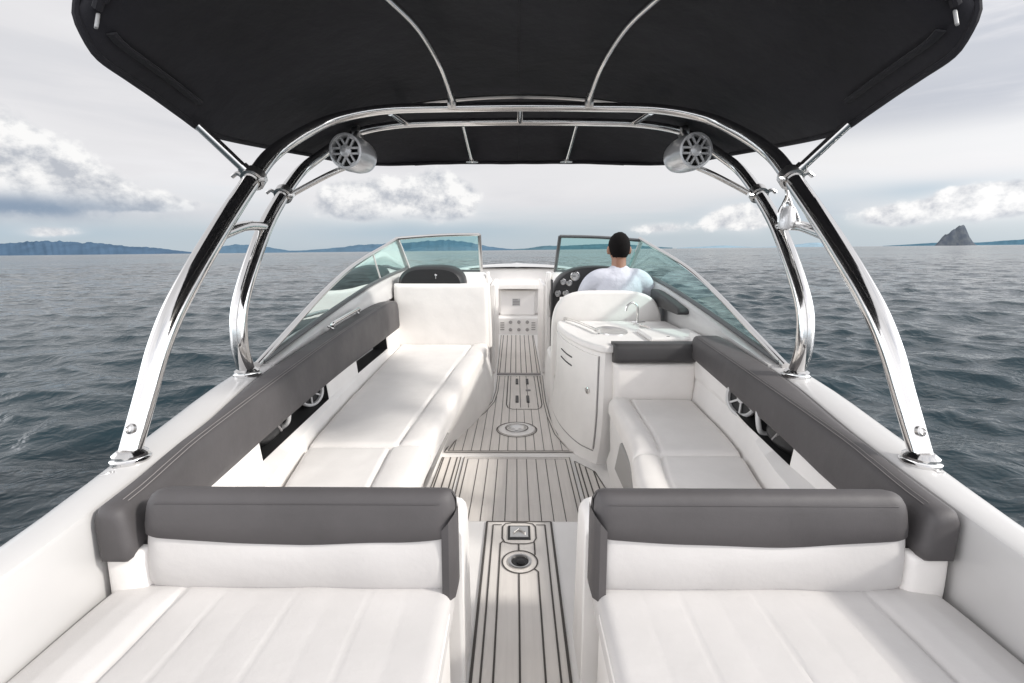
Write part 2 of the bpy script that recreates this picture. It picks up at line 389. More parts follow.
# ---- sea
def make_sea():
    rng = np.random.default_rng(5)
    rs = [0.0]; r = .8
    while r < 16000:
        rs.append(r); r *= 1.03 if r < 2.4 else (1.0062 if r < 150 else 1.02)
    rs = np.array(rs)
    fr = np.arange(-66, 66.01, .17); bk = np.arange(67.5, 292.6, 1.5)
    th = np.radians(np.concatenate([fr, bk]))
    RR, TH = np.meshgrid(rs, th, indexing='ij')
    x = RR * np.sin(TH); y = RR * np.cos(TH); z = np.zeros_like(x); dx = np.zeros_like(x); dy = np.zeros_like(x)
    cell = np.where(RR < 150, RR * .0064, RR * .02) + .015; cell = np.where((np.abs(TH) < 1.17) | (TH > 5.1), cell, cell + RR * .026)
    nw = 120
    lam = np.exp(rng.uniform(math.log(.28), math.log(8.0), nw)); ang = rng.normal(R(5), R(34), nw); ph = rng.uniform(0, 6.28, nw)
    for l, a, p in zip(lam, ang, ph):
        k = 2 * math.pi / l
        slope = .036 * (1.0 if l < 2.0 else (2.0 / l) ** 1.7)
        A = slope / k; wgt = np.clip((l / cell - 2.2) / 2, 0, 1)
        arg = k * (x * math.sin(a) + y * math.cos(a)) + p
        s_, c_ = np.sin(arg), np.cos(arg)
        z += A * wgt * s_; dx += A * wgt * c_ * math.sin(a); dy += A * wgt * c_ * math.cos(a)
    # patches of steeper and calmer water
    pat = .75 + .35 * np.sin(x * .11 + 1.3 * np.sin(y * .07)) * np.sin(y * .06 + 1.1 * np.sin(x * .05))
    z *= pat
    x2 = x + dx * 1.15; y2 = y + dy * 1.15
    z += SEA_Z
    z = z + TILT * x
    v = np.stack([x2, y2, z], -1).reshape(-1, 3)
    nr, na = RR.shape
    i, j = np.meshgrid(np.arange(nr - 1), np.arange(na), indexing='ij'); j2 = (j + 1) % na
    f = np.stack([i * na + j, i * na + j2, (i + 1) * na + j2, (i + 1) * na + j], -1).reshape(-1, 4)[:, ::-1]
    me = bpy.data.meshes.new('sea')
    me.vertices.add(len(v)); me.vertices.foreach_set('co', v.ravel())
    me.loops.add(f.size); me.loops.foreach_set('vertex_index', f.ravel().astype(np.int32))
    me.polygons.add(len(f)); me.polygons.foreach_set('loop_start', np.arange(0, f.size, 4, dtype=np.int32))
    me.polygons.foreach_set('use_smooth', np.ones(len(f), bool))
    me.update(calc_edges=True); me.validate()
    m = bpy.data.materials.new('sea_water'); m.use_nodes = True; t = NT(m.node_tree); b = t.N['Principled BSDF']
    oc = t.add('ShaderNodeTexCoord').outputs['Object']
    n0 = t.noise(oc, .02, 3, .5)
    t.L.new(t.mix(n0, (.009, .024, .033, 1), (.014, .031, .039, 1)), b.inputs['Base Color'])
    b.inputs['IOR'].default_value = 1.33; b.inputs['Roughness'].default_value = .10; b.inputs['Specular IOR Level'].default_value = .5
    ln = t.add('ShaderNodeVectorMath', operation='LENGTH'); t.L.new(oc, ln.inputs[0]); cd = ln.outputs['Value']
    t.L.new(t.mr(cd, 5, 40, .28, .85, False), b.inputs['Specular IOR Level'])  # reflection set weaker near the boat, so near water turns darker
    t.L.new(t.mr(cd, 8, 300, .06, .16, False), b.inputs['Roughness'])
    prev = None
    for sc, st_, d, near in (((.50, .80, 1), .5, .5, (15, 90)), ((1.3, 1.9, 1), .8, .22, (8, 40)), ((4.2, 5.0, 4), .7, .045, None), ((13, 15, 9), .5, .010, None)):
        n = t.noise(t.vmath('MULTIPLY', oc, sc), 1.0, 2, .5, .6)
        n = t.m('POWER', n, 1.6)
        bn = t.add('ShaderNodeBump'); bn.inputs['Distance'].default_value = d
        if near: t.L.new(t.mr(cd, near[0], near[1], 0, st_), bn.inputs['Strength'])
        else: bn.inputs['Strength'].default_value = st_
        t.L.new(n, bn.inputs['Height'])
        if prev is not None: t.L.new(prev, bn.inputs['Normal'])
        prev = bn.outputs[0]
    t.L.new(prev, b.inputs['Normal'])
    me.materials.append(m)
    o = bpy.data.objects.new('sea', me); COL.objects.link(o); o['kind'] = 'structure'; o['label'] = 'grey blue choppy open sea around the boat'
make_sea()

# ---- far land: each stretch is one low ridge, distance haze painted into its colour
def hazed_hill_mat(name, c, amt):
    return mat(name, c, 1.0, spec=0.0, var=(.004, amt))
def ridge(name, prof, dist, m, label, rough=1.0, depth=.10, kind='structure'):
    """prof: (px, height in px above the sea) measured along the horizon"""
    mb = MB(); xs = np.linspace(prof[0][0], prof[-1][0], max(24, int((prof[-1][0] - prof[0][0]) * 1.2)))
    h = slerp(prof); rows = []
    for t_ in (0, .25, .5, .75, 1.0, 1.4, 1.9):
        row = []
        for px in xs:
            k = (px - VX) / F * math.cos(PIT); D = dist * (1 + depth * t_)
            x = k * D; y = D
            ht = max(0, h(px)) / F * dist
            ht *= (1 + rough * .16 * mnoise.fractal(Vector((px * .13, t_ * 2.0, dist * .01)), .8, 2.1, 5))
            prf = [0, .42, .72, .90, 1.0, .7, 0][(0, .25, .5, .75, 1.0, 1.4, 1.9).index(t_)]
            if 0 < t_ < 1: prf += .10 * mnoise.noise(Vector((px * .22, t_ * 3, 7)))
            row.append((x, y, SEA_Z + TILT * x - 3 + ht * prf + (3 if t_ > 0 else 0)))
        rows.append(row)
    mb.loft(rows, closed=False)
    o = mb.build(name, m, angle=180); o['label'] = label
    if kind: o['kind'] = kind
    return o
ridge('hills', [(-140, 10), (-60, 13), (0, 13), (25, 14.5), (48, 15), (75, 13.5), (100, 12), (125, 8.5), (150, 7), (175, 3.5), (195, 1)], 6000,
      hazed_hill_mat('hill_blue_left', (.075, .125, .19), .18), 'long blue forested hills on the horizon at the far left', .6)
ridge('hills', [(196, 2), (215, 6), (235, 9), (256, 8), (275, 4.5), (292, 2), (315, 3), (340, 5.0), (362, 7.5), (378, 8), (392, 9), (410, 9), (438, 11.5), (462, 10), (480, 6), (500, 2.5), (514, 1)], 7000,
      hazed_hill_mat('hill_blue_mid', (.095, .16, .225), .18), 'blue hills beyond the side windows of the long bench', .7)
ridge('hills', [(505, .8), (525, 1.6), (538, 3.5), (548, 4.4), (560, 4), (585, 5), (605, 5.5), (628, 4.5), (650, 2.5), (672, .8)], 8000,
      hazed_hill_mat('hill_blue_bow', (.09, .16, .20), .25), 'low blue hills on the horizon ahead of the bow', .7)
ridge('hills', [(676, .5), (700, 1.5), (722, 2.5), (745, 1), (765, .6), (785, 1.8), (812, 4.6), (820, 3.5), (838, .8), (850, .4)], 9000,
      hazed_hill_mat('hill_pale_right', (.26, .36, .43), .15), 'faint pale hills on the horizon behind the right arch', .6)
ridge('hills', [(880, .3), (905, 1.6), (930, 3), (955, 3.5), (975, 3), (1000, 4.6), (1024, 6), (1060, 8), (1120, 5)], 8500,
      hazed_hill_mat('hill_blue_right', (.075, .15, .205), .25), 'low blue hills along the horizon around the rock islet', .5)
def islet():
    prof = [(931, 0), (934, 3.5), (937, 8), (941, 11), (945, 14), (948, 17.5), (951, 19), (954, 20), (957, 18.5), (960, 14), (963, 9), (965.5, 6), (968, 3.5), (971, 1), (973, 0)]
    o = ridge('rock_islet', prof, 5000, mat('islet_rock', (.085, .10, .125), 1.0, spec=0, var=(.02, .5), col2=(.13, .145, .16)),
              'steep dark rocky islet with a pointed top rising from the sea', 1.4, .015, None)
    o['category'] = 'islet'
islet()

# ================================================================== THE BOAT
boat = thing('motorboat', 'white open bowrider motorboat seen forward from its stern, with synthetic teak floor', 'motorboat')

XO = slerp([(-1.2, 1.02), (-.6, 1.07), (0, 1.11), (.6, 1.125), (1.0, 1.165), (1.3, 1.215), (1.6, 1.27), (2.1, 1.345), (3, 1.395), (4, 1.395), (4.8, 1.37), (5.6, 1.30), (6.6, 1.14), (7.4, .93), (8.0, .70), (8.4, .45), (8.62, .06)])
XI = slerp([(-1.2, .93), (0, .98), (.6, 1.01), (1.0, 1.035), (1.5, 1.09), (2.1, 1.185), (3, 1.235), (4, 1.255), (4.8, 1.23), (5.6, 1.15), (6.6, .97), (7.4, .74), (8.0, .48), (8.4, .22), (8.62, .02)])
ZG = slerp([(-1.2, .735), (0, .75), (.6, .765), (1.0, .782), (1.5, .808), (2.1, .84), (3, .885), (4, .935), (4.8, .975), (5.6, 1.03), (6.6, 1.09), (7.4, 1.13), (8.0, 1.15), (8.62, 1.165)])
mb = MB()
ys = sorted(set([round(v, 3) for v in np.arange(-1.2, 8.4, .15)] + [8.4, 8.5, 8.57, 8.62]))
for sgn in (-1, 1):
    secs = []
    for y in ys:
        xo, xi, z = XO(y), XI(y), ZG(y)
        k = max(.3, min(1, (8.9 - y) / 2.5))
        P = [(xo * .70 * k, -1.0), (xo * .93 - .05 * (1 - k), z - .75), (xo * .985, z - .30), (xo, z - .10), (xo + .018, z - .085), (xo + .018, z - .055), (xo, z - .045),
             (xo - .012, z - .015), (xo - .04, z), (xi + (xo - xi) * .5, z + .004), (xi + .016, z + .003), (xi + .005, z - .003), (xi, z - .014)]
        if y < 1.06: P += [(xi + .005, z - .12), (xi + .006, .45), (xi, .2)]
        else: P += [(xi, z - .12), (xi, .45), (xi, .2)]
        secs.append([(XC + sgn * a, y, b) for a, b in P])
    mb.loft(secs, closed=False)
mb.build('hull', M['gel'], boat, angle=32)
# rub rail
mb = MB()
for sgn in (-1, 1):
    mb.tube([(XC + sgn * (XO(y) + .02), y, ZG(y) - .07) for y in ys], .012, 8)
mb.build('rub_rail', M['rubber'], boat)

# cockpit liner: the white floor pan under the mats and the transom step
mb = MB()
mb.poly([(XC + a, b, 0) for a, b in [(-1.0, 1.0), (1.0, 1.0), (1.15, 3), (1.15, 5.3), (-1.15, 5.3), (-1.15, 3)]])
mb.add([(XC - .6, 5.3, 0), (XC + .6, 5.3, 0), (XC + .6, 7.6, .17), (XC - .6, 7.6, .17)], [(0, 1, 2, 3)])
mb.build('cockpit_floor', M['gel_in'], boat)
mb = MB(); mb.box(-.34, .38, -.8, 1.96, .02, .215)
mb.build('walkway_step', M['gel_in'], boat, bevel=.02)
# moulded bases of the stern lounges
for s in (-1, 1):
    mb = MB()
    xa, xb = (.185, .985)
    mb.box(XC + s * xa if s > 0 else XC - xb, XC + s * xb if s > 0 else XC - xa, -.8, 1.06, .10, .50)
    mb.build('lounge_base', M['gel_in'], boat, bevel=.03)
# back shells
for s in (-1, 1):
    mb = MB(); x0, x1 = .158, .90
    def prof(xx):
        return [(xx, 1.125, .2), (xx, 1.125, .70), (xx, 1.14, .725), (xx, 1.17, .735), (xx, 1.225, .73), (xx, 1.25, .715), (xx, 1.265, .685), (xx, 1.31, .2)]
    secs = []
    for k, d in ((0, .035), (.004, .018), (.014, .006), (.03, 0), (.5, 0), (.97, 0), (1, .03)):
        xx = x0 + (x1 - x0) * k if k > .03 else x0 + k
        secs.append([(XC + s * p[0], p[1], p[2] - (d if p[2] > .5 else 0)) for p in prof(xx)])
    mb.loft(secs)
    mb.build('lounge_shell', M['gel_in'], boat, bevel=.006)

# ---- deck mats
def clip_line(poly, x):
    """y-spans of the vertical line x inside a polygon"""
    ys_ = []
    n = len(poly)
    for i in range(n):
        (x0, y0), (x1, y1) = poly[i], poly[(i + 1) % n]
        if (x0 <= x < x1) or (x1 <= x < x0): ys_.append(y0 + (y1 - y0) * (x - x0) / (x1 - x0))
    ys_.sort(); return list(zip(ys_[::2], ys_[1::2]))
def in_holes(x, y0, y1, holes):
    spans = [(y0, y1)]
    for (hx, hy, hr, hv) in holes:
        if abs(x - hx) < hr:
            q = hv * math.sqrt(1 - ((x - hx) / hr) ** 2) if hr > 0 else 0
            out = []
            for a, b in spans:
                if hy + q <= a or hy - q >= b: out.append((a, b)); continue
                if a < hy - q: out.append((a, hy - q))
                if b > hy + q: out.append((hy + q, b))
            spans = out
    return spans
def strip(mb, pts, z, wd, zf=None):
    n = len(pts); vs = []
    for i, (x, y) in enumerate(pts):
        a = Vector((pts[max(0, i - 1)] + (0,))); b = Vector((pts[min(n - 1, i + 1)] + (0,)))
        t_ = unit(b - a); q = Vector((-t_.y, t_.x, 0)) * wd / 2
        zz = zf(y) if zf else z
        vs += [(x + q.x, y + q.y, zz), (x - q.x, y - q.y, zz)]
    mb.add(vs, [(2 * i, 2 * i + 1, 2 * i + 3, 2 * i + 2) for i in range(n - 1)])
def inset(poly, d):
    n = len(poly); A = sum(poly[i][0] * poly[(i + 1) % n][1] - poly[(i + 1) % n][0] * poly[i][1] for i in range(n)); sg = 1 if A > 0 else -1
    out = []
    for i in range(n):
        p0, p, p1 = Vector(poly[i - 1]), Vector(poly[i]), Vector(poly[(i + 1) % n])
        e0 = (p - p0).normalized(); e1 = (p1 - p).normalized()
        n0 = Vector((-e0.y, e0.x)) * sg; n1 = Vector((-e1.y, e1.x)) * sg
        b = (n0 + n1); l = max(.35, b.length / 2); b.normalize()
        out.append(tuple(p + b * d / l))
    return out
def deck_mat(poly, z, lines, borders=(.0,), lw=.0042, zf=None, holes=(), name='deck_mat', bw=.0065):
    mb = MB(); zz = (lambda y: z) if zf is None else zf
    mb.poly([(x, y, zz(y) + .004) for x, y in poly])
    mb.cur = 1
    for d in borders:
        q = inset(poly, d + bw / 2); strip(mb, q + [q[0]], 0, bw, lambda y: zz(y) + .0065)
    ip = inset(poly, max(borders) + bw) if borders else poly
    for x in lines:
        for a, b in clip_line(ip, x):
            for c, d in in_holes(x, a, b, holes):
                if d - c > .01: strip(mb, [(x, c), (x, d)], 0, lw, lambda y: zz(y) + .0062)
    return mb, zz
LX = lambda lo, hi, p=.0645, o=.0078: [o + k * p for k in range(-20, 20) if lo < o + k * p < hi]
TM = [M['teak'], M['caulk']]
mb, _ = deck_mat([(-.355, 1.97), (.37, 1.97), (.37, 3.085), (-.355, 3.085)], 0, LX(-.30, .31), borders=(.0, .028))
mb.build('deck_mat', TM, boat, fixn=False)
mb, _ = deck_mat([(-.52, 1.97), (-.372, 1.97), (-.372, 3.085), (-.505, 3.085)], 0, [-.492, -.445, -.40], borders=(.0,), lw=.008)
mb.build('deck_mat', TM, boat, fixn=False)
mb, _ = deck_mat([(.392, 1.97), (.56, 1.97), (.545, 2.6), (.51, 2.87), (.392, 3.03)], 0, [.42, .455, .50], borders=(.0,), lw=.008)
mb.build('deck_mat', TM, boat, fixn=False)
fwd = [U(a, b, z=0)[:2] for a, b in [(443.7, 453), (574.6, 453), (566, 444), (557.8, 434.6), (550, 417), (546, 402), (544, 388), (542.7, 376), (497.5, 376), (495.5, 391.5), (492, 402), (482.4, 413), (471, 421), (461, 430), (452, 441)]]
mb, _ = deck_mat(fwd, 0, LX(-.5, .42), borders=(.0, .022), holes=[(.008, 3.60, .16, .16), (.075, 4.66, .165, .60)])
# ring round the table socket and the step plate outline
ring = lambda cx, cy, r, n=40: [(cx + r * math.cos(2 * math.pi * k / n), cy + r * math.sin(2 * math.pi * k / n)) for k in range(n + 1)]
strip(mb, ring(.008, 3.60, .158), .0065, .008)
pl = [(-.085, 5.25), (-.085, 4.22), (-.07, 4.13), (-.03, 4.09), (.19, 4.09), (.225, 4.13), (.24, 4.22), (.24, 5.25)]
strip(mb, pl, .0066, .010)
for xx in (-.055, .043, .115, .205): strip(mb, [(xx, 5.25), (xx, 4.14)], .0064, .006)
mb.build('deck_mat', TM, boat, fixn=False)
BZ = lambda y: (y - 5.3) * .074
mb, _ = deck_mat([(-.215, 5.36), (.285, 5.36), (.265, 7.12), (-.225, 7.12)], 0, LX(-.2, .26, .062, .0), borders=(.0,), zf=BZ, lw=.008)
mb.build('deck_mat', TM, boat, fixn=False)
mb = MB(); mb.box(-.215, .285, 5.305, 5.345, .0, .012); mb.build('threshold', M['grey_plastic'], boat)
# black hold-down slots of the step plate
mb = MB(); strip(mb, ring(.008, 3.60, .088), .0205, .008); strip(mb, ring(.008, 3.60, .150), .0125, .004); mb.build('socket_groove', M['caulk'], boat, fixn=False)
for sx, sy in ((.012, 5.0), (.122, 5.0), (.012, 4.38), (.115, 4.38)):
    mb = MB(); mb.prism([(sx - .014, sy - .10), (sx + .014, sy - .10), (sx + .014, sy + .10), (sx - .014, sy + .10)], .004, .014)
    mb.build('foot_slot', M['black'], boat, bevel=.003)
mb = MB(); mb.box(.10, .15, 4.655, 4.70, .004, .012); mb.build('plate_latch', M['grey_plastic'], boat, bevel=.003)
# table pedestal socket
mb = MB(); mb.lathe([(.14, .004), (.14, .010), (.132, .014), (.085, .016), (.083, .010), (.078, .010)], (.008, 3.60, 0), n=48)
tb = mb.build('table_socket', M['gel_in'], boat)
mb = MB(); mb.lathe([(.076, .008), (.076, .016), (.066, .019), (.055, .012), (.001, .012)], (.008, 3.60, 0), n=36); 
for k in range(3):
    a = k * 2.09 + .5; mb.box(.008 + .03 * math.cos(a) - .012, .008 + .03 * math.cos(a) + .012, 3.6 + .03 * math.sin(a) - .012, 3.6 + .03 * math.sin(a) + .012, .010, .017)
sub_of(mb, 'socket_cap', M['satin'], tb)
# walkway mat (on the raised step)
WZ = .215
wp = [(-.128, .3), (.157, .3), (.160, 1.94), (-.130, 1.94)]
mb, _ = deck_mat(wp, WZ, [], borders=())
strip(mb, [(-.124, .3), (-.126, 1.935)], WZ + .0065, .009); strip(mb, [(.153, .3), (.156, 1.935)], WZ + .0065, .009)
strip(mb, [(-.126, 1.935), (.156, 1.935)], WZ + .0065, .006)
for xa, ya in ((-.098, 1.91), (.128, 1.91)):
    strip(mb, [(xa, .3), (xa, ya)], WZ + .0063, .006)
strip(mb, [(-.098, 1.91), (-.06, 1.91)], WZ + .0063, .005); strip(mb, [(.128, 1.91), (.09, 1.91)], WZ + .0063, .005)
strip(mb, [(-.062, .3), (-.062, 1.775), (-.050, 1.79)], WZ + .0063, .006); strip(mb, [(.085, .3), (.085, 1.60), (.072, 1.615)], WZ + .0063, .006)
strip(mb, [(.013, .3), (.013, 1.588)], WZ + .0063, .006); strip(mb, [(.013, 1.728), (.013, 1.770)], WZ + .0063, .006); strip(mb, [(.077, 1.70), (.077, 1.782)], WZ + .0063, .006)
rr_ = [(-.056, 1.81), (-.044, 1.782), (-.015, 1.772), (.045, 1.772), (.074, 1.782), (.086, 1.81), (.086, 1.895), (.074, 1.918), (.045, 1.926), (-.015, 1.926), (-.044, 1.918), (-.056, 1.895), (-.056, 1.81)]
strip(mb, rr_, WZ + .0064, .006)
strip(mb, ring(.017, 1.658, .068), WZ + .0064, .006)
mb.build('walkway_mat', TM, boat, fixn=False)
# flush latch (square) and shower cup (round)
mb = MB(); mb.prism([(-.033, 1.80), (.063, 1.80), (.063, 1.90), (-.033, 1.90)], WZ + .003, WZ + .0095)
la = mb.build('flush_latch', M['black'], boat, bevel=.003)
mb = MB(); mb.box(-.023, .053, 1.812, 1.888, WZ + .006, WZ + .0125); mb.tube([(-.01, 1.835, WZ + .015), (.015, 1.862, WZ + .018), (.040, 1.835, WZ + .015)], .004, 8)
sub_of(mb, 'latch_ring', M['satin'], la, bevel=.003)
mb = MB(); mb.lathe([(.046, .004), (.046, .009), (.041, .011), (.034, .009), (.032, .001)], (.017, 1.658, WZ), n=40, cap=False)
dr = mb.build('shower_cup', M['satin'], boat)
mb = MB(); mb.lathe([(.0335, .0052), (.001, .0054)], (.017, 1.658, WZ), n=28); mb.lathe([(.016, .0056), (.016, .010), (.010, .012), (.001, .012)], (.020, 1.654, WZ), n=20)
sub_of(mb, 'cup_lid', M['black'], dr)

# ---- side panels with pockets, coaming bolsters
BXI = {-1: slerp([(.95, .945), (1.03, .948), (1.15, .958), (1.3, .982), (1.5, 1.006), (2.2, 1.05), (3.0, 1.09), (4.5, 1.125)]),
       1: slerp([(.95, .94), (1.03, .944), (1.15, .952), (1.3, .972), (1.5, .992), (2.2, 1.02), (2.9, 1.045)])}     # inner face of the bolster, from XC
BZB = {-1: slerp([(.95, .648), (1.03, .648), (1.15, .645), (1.5, .636), (2.2, .648), (4.5, .662)]), 1: slerp([(.95, .662), (1.03, .662), (1.15, .655), (1.45, .648), (1.8, .677), (2.85, .745)])}
PANX = {-1: slerp([(1.0, .80), (1.7, .945), (2.5, 1.045), (4.6, 1.15)]), 1: slerp([(1.0, .86), (1.7, .95), (2.2, 1.035), (2.9, 1.08)])}
PK = {-1: [(1.80, 2.62, 'A'), (3.20, 4.05, 'B')], 1: [(1.70, 2.33, 'A')]}
YEND = {-1: 4.53, 1: 2.92}
for s in (-1, 1):
    mb = MB(); cuts = [1.08, 1.4] + [v for p in PK[s] for v in p[:2]] + [YEND[s] + .15]
    yy = []
    for a, b in zip(cuts, cuts[1:]):
        n = max(2, int((b - a) / .12)); yy += [a + (b - a) * k / n for k in range(n)]
    yy.append(cuts[-1])
    def panpt(y, row):
        xi = BXI[s](y) + .012; zb = BZB[s](y); xb = PANX[s](y)
        zt = zb + .035
        zo = .565 if s < 0 else lerp([(1.7, .60), (2.33, .635), (3, .64)], y)
        return [(xi + .05, zt + .1), (xi + .012, zt), (max(xi, xb + .005) + .0, zo), (xb + .012, zo - .022), (xb - .005, .47), (xb, .3)][row]
    inp = lambda y: any(a - 1e-6 <= y < b - 1e-6 for a, b, _ in PK[s])
    for i in range(len(yy) - 1):
        for rw in range(5):
            if rw in (0, 1) and inp(yy[i]): continue
            q = [panpt(yy[i], rw), panpt(yy[i + 1], rw), panpt(yy[i + 1], rw + 1), panpt(yy[i], rw + 1)]
            mb.add([(XC + s * q[0][0], yy[i], q[0][1]), (XC + s * q[1][0], yy[i + 1], q[1][1]), (XC + s * q[2][0], yy[i + 1], q[2][1]), (XC + s * q[3][0], yy[i], q[3][1])], [(0, 1, 2, 3)])
    sp_ = mb.build('side_panel', M['gel_in'], boat, angle=60)
    for a, b, nm in PK[s]:
        mb = MB()
        x0 = lambda y: panpt(y, 2)[0]; z0 = lambda y: panpt(y, 2)[1]; dpt = .15
        secs = []
        for y in np.linspace(a, b, 7):
            sl_ = .05 if y == a else 0
            secs.append([(XC + s * (x0(y) + .001), y, z0(y)), (XC + s * (x0(y) + dpt), y, z0(y) - .01), (XC + s * (x0(y) + dpt), y, .80), (XC + s * (x0(y) + .03), y, .80)])
        mb.loft(secs, closed=False)
        for y, st_ in ((a, 1), (b, -1)):
            mb.poly([(XC + s * (x0(y) + .001), y, z0(y)), (XC + s * (x0(y) + dpt), y, z0(y) - .01), (XC + s * (x0(y) + dpt), y, .80), (XC + s * (x0(y) + .03), y, .80)])
        mb.build('storage_pocket', M['pocket'], boat)
# bolsters: rounded section lofted along the side
for s in (-1, 1):
    mb = MB(); y0 = 1.03; y1 = YEND[s] - (.0 if s < 0 else .02)
    L = [y0, y0 + .003, y0 + .009, y0 + .018, y0 + .028, y0 + .09] + list(np.arange(y0 + .18, y1 - .1, .10)) + [y1 - .07, y1 - .028, y1 - .012, y1 - .003, y1]
    secs = []
    for y in L:
        d = min(y - y0, y1 - y); rr = .028; k = 1 if d >= rr else math.sqrt(max(.0, 1 - (1 - d / rr) ** 2))
        ins = .024 * (1 - k)
        xi, xo, zb = BXI[s](y), XI(y) - .004, BZB[s](y); zt = ZG(y) + .012
        if s < 0 and y > 3.9: zt -= .05 * ((y - 3.9) / .63) ** 2.5
        wv = .003 * mnoise.noise(Vector((y * 5, s * 3, 1)))
        P = [(xo, zb), (xi + .02, zb), (xi + .006, zb + .012), (xi + wv, zb + .04), (xi + .002 + wv, zb + (zt - zb) * .35), (xi + .005 + wv, zb + (zt - zb) * .68),
             (xi + .010, zt - .028), (xi + .016, zt - .012), (xi + .028, zt - .003), (xi + .045, zt), (max(xo - .035, xi + .065), zt), (xo - .012, zt - .006), (xo, zt - .03)]
        cx_, cz_ = (xi + xo) / 2, (zb + zt) / 2; fx, fz = 1 - 2 * ins / (xo - xi), 1 - 2 * ins / (zt - zb)
        P = [(cx_ + (a - cx_) * fx, cz_ + (b - cz_) * fz) for a, b in P]
        secs.append([(XC + s * p[0], y, p[1]) for p in P])
    mb.loft(secs)
    bo = mb.build('coaming_bolster', M['gry'] if s < 0 else M['gry'], boat, angle=60)
    mb = MB()
    for off in (0, .010):
        pts = []
        for y in np.arange(y0 + .05, y1 - .05, .06):
            xi = BXI[s](y); zt = ZG(y) + .012
            if s < 0 and y > 3.9: zt -= .05 * ((y - 3.9) / .63) ** 2.5
            pts.append((XC + s * (xi + .024 + off * 1.2), y, zt - .004 + off * .3))
        mb.tube(pts, .0013, 5)
    sub_of(mb, 'stitch_line', M['seam'], bo)
    # small white filler pad under the aft end
    mb = MB(); xa = .93; xb = 1.035
    pillow(mb, [(XC + s * xa, 1.08, .48), (XC + s * xb, 1.08, .48), (XC + s * xb, 1.08, .675), (XC + s * xa, 1.08, .675)], (0, -1, 0), .03, r=.02, n=5, m=5)
    mb.build('filler_pad', M['vin2'], boat)

# ---- consoles and bow interior
def outline_x(y): return XI(y)
mb = MB()
for s, xa in ((-1, .335), (1, .355)):
    secs = []
    for y, zt, ins in ((4.82, 1.06, .02), (4.85, 1.09, 0), (5.0, 1.13, 0), (5.3, 1.165, 0), (5.7, 1.14, 0), (6.3, 1.08, .0), (6.34, 1.05, .02)):
        xb = XI(y) + .03
        secs.append([(XC + s * xa, y, 0), (XC + s * xa, y, zt - .06), (XC + s * (xa + .02), y, zt - .02), (XC + s * (xa + .06), y, zt), (XC + s * xb, y, max(zt, ZG(y) + .01)), (XC + s * xb, y, 0)])
    mb.loft(secs)
mb.build('console', M['gel_in'], boat, bevel=.012)
# door jambs at the walk-through
mb = MB()
for x0, x1 in ((-.318, -.285), (.325, .375)):
    mb.box(x0, x1, 5.12, 5.28, 0, 1.17)
mb.box(-.285, -.235, 5.35, 6.5, 0.01, 1.02); mb.box(.300, .345, 5.35, 6.5, .01, 1.02)
mb.build('door_jamb', M['gel_in'], boat, bevel=.012)
mb = MB(); mb.box(-.333, -.318, 4.62, 4.72, .18, 1.05); mb.build('gap_strip', M['rubber'], boat)  # dark strip drawn in place of the black gap beside the walk-through
mb = MB(); mb.box(.338, .352, 4.60, 4.70, .35, 1.12); mb.build('gap_strip', M['rubber'], boat)  # second dark strip, drawn as the gap on the helm side
# bow seating, steps and the wall at the end
mb = MB()
mb.box(-.9, .95, 7.18, 7.9, .05, .40)
mb.build('bow_step', M['gel_in'], boat, bevel=.02)
for k in range(3):
    for j in range(2):
        x = -.082 + k * .127; z = .215 + j * .115
        mb = MB(); mb.lathe([(.026, 0), (.026, .012), (.018, .016), (.001, .016)], (x + .012 * j * 0, 7.18, z), (0, -1, 0), 18)
        mb.build('drain_knob', M['vent'], boat)
mb = MB()
for s in (-1, 1):
    x = -.205 if s < 0 else .265
    mb = MB()
    for k in range(4): mb.box(x - .03, x + .03, 7.170, 7.179, .21 + k * .035, .222 + k * .035)
    mb.build('step_grating', M['vent'], boat)
mb = MB(); mb.box(-.245, .295, 7.42, 7.5, .40, .79); mb.build('bow_locker_door', M['gel_in'], boat, bevel=.02)
mb = MB(); mb.box(-.055, .065, 7.412, 7.4195, .55, .66); lp = mb.build('warning_plate', M['dial'], boat)
mb = MB()
for k in range(4):
    mb.box(-.048, .058 - (.03 if k == 3 else 0), 7.408, 7.4118, .566 + k * .024, .578 + k * .024)
sub_of(mb, 'plate_print', M['grey_plastic'], lp)
mb = MB()
pillow(mb, [(-.30, 7.30, .82), (.36, 7.30, .82), (.40, 7.75, .82), (-.34, 7.75, .82)], (0, 0, 1), .10, r=.05, n=8, m=8)
mb.build('bow_cushion', M['vin2'], boat)
mb = MB(); mb.box(-.9, .95, 7.5, 8.05, .40, 1.12); mb.build('bow_wall', M['gel_in'], boat, bevel=.04)
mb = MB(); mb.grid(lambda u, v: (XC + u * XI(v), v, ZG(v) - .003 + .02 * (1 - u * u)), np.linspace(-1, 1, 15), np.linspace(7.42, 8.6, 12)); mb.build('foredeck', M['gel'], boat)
# passenger console pod (black hood) and dashboard
mb = MB(); secs = []
for y, k in ((4.62, .90), (4.66, 1.0), (4.85, 1.02), (5.08, .92)):
    sec = []
    for a in range(0, 19):
        t_ = math.pi * a / 18
        sx = math.copysign(abs(math.cos(t_)) ** .62, math.cos(t_)); sz = math.sin(t_) ** .62
        sec.append((-.818 + .322 * k * sx, y, 1.0 + .243 * k * sz + (.01 if y > 4.7 else 0)))
    sec += [(-1.10, y, .92), (-.53, y, .92)]
    secs.append(sec)
mb.loft(secs); pod = mb.build('glovebox_pod', M['black'], boat, angle=50)
mb = MB(); mb.lathe([(.011, 0), (.011, .006), (.001, .008)], (-.765, 4.618, 1.165), (0, -1, .1), 14); mb.box(-.768, -.762, 4.604, 4.612, 1.13, 1.165)
sub_of(mb, 'pod_lock', M['chrome'], pod)
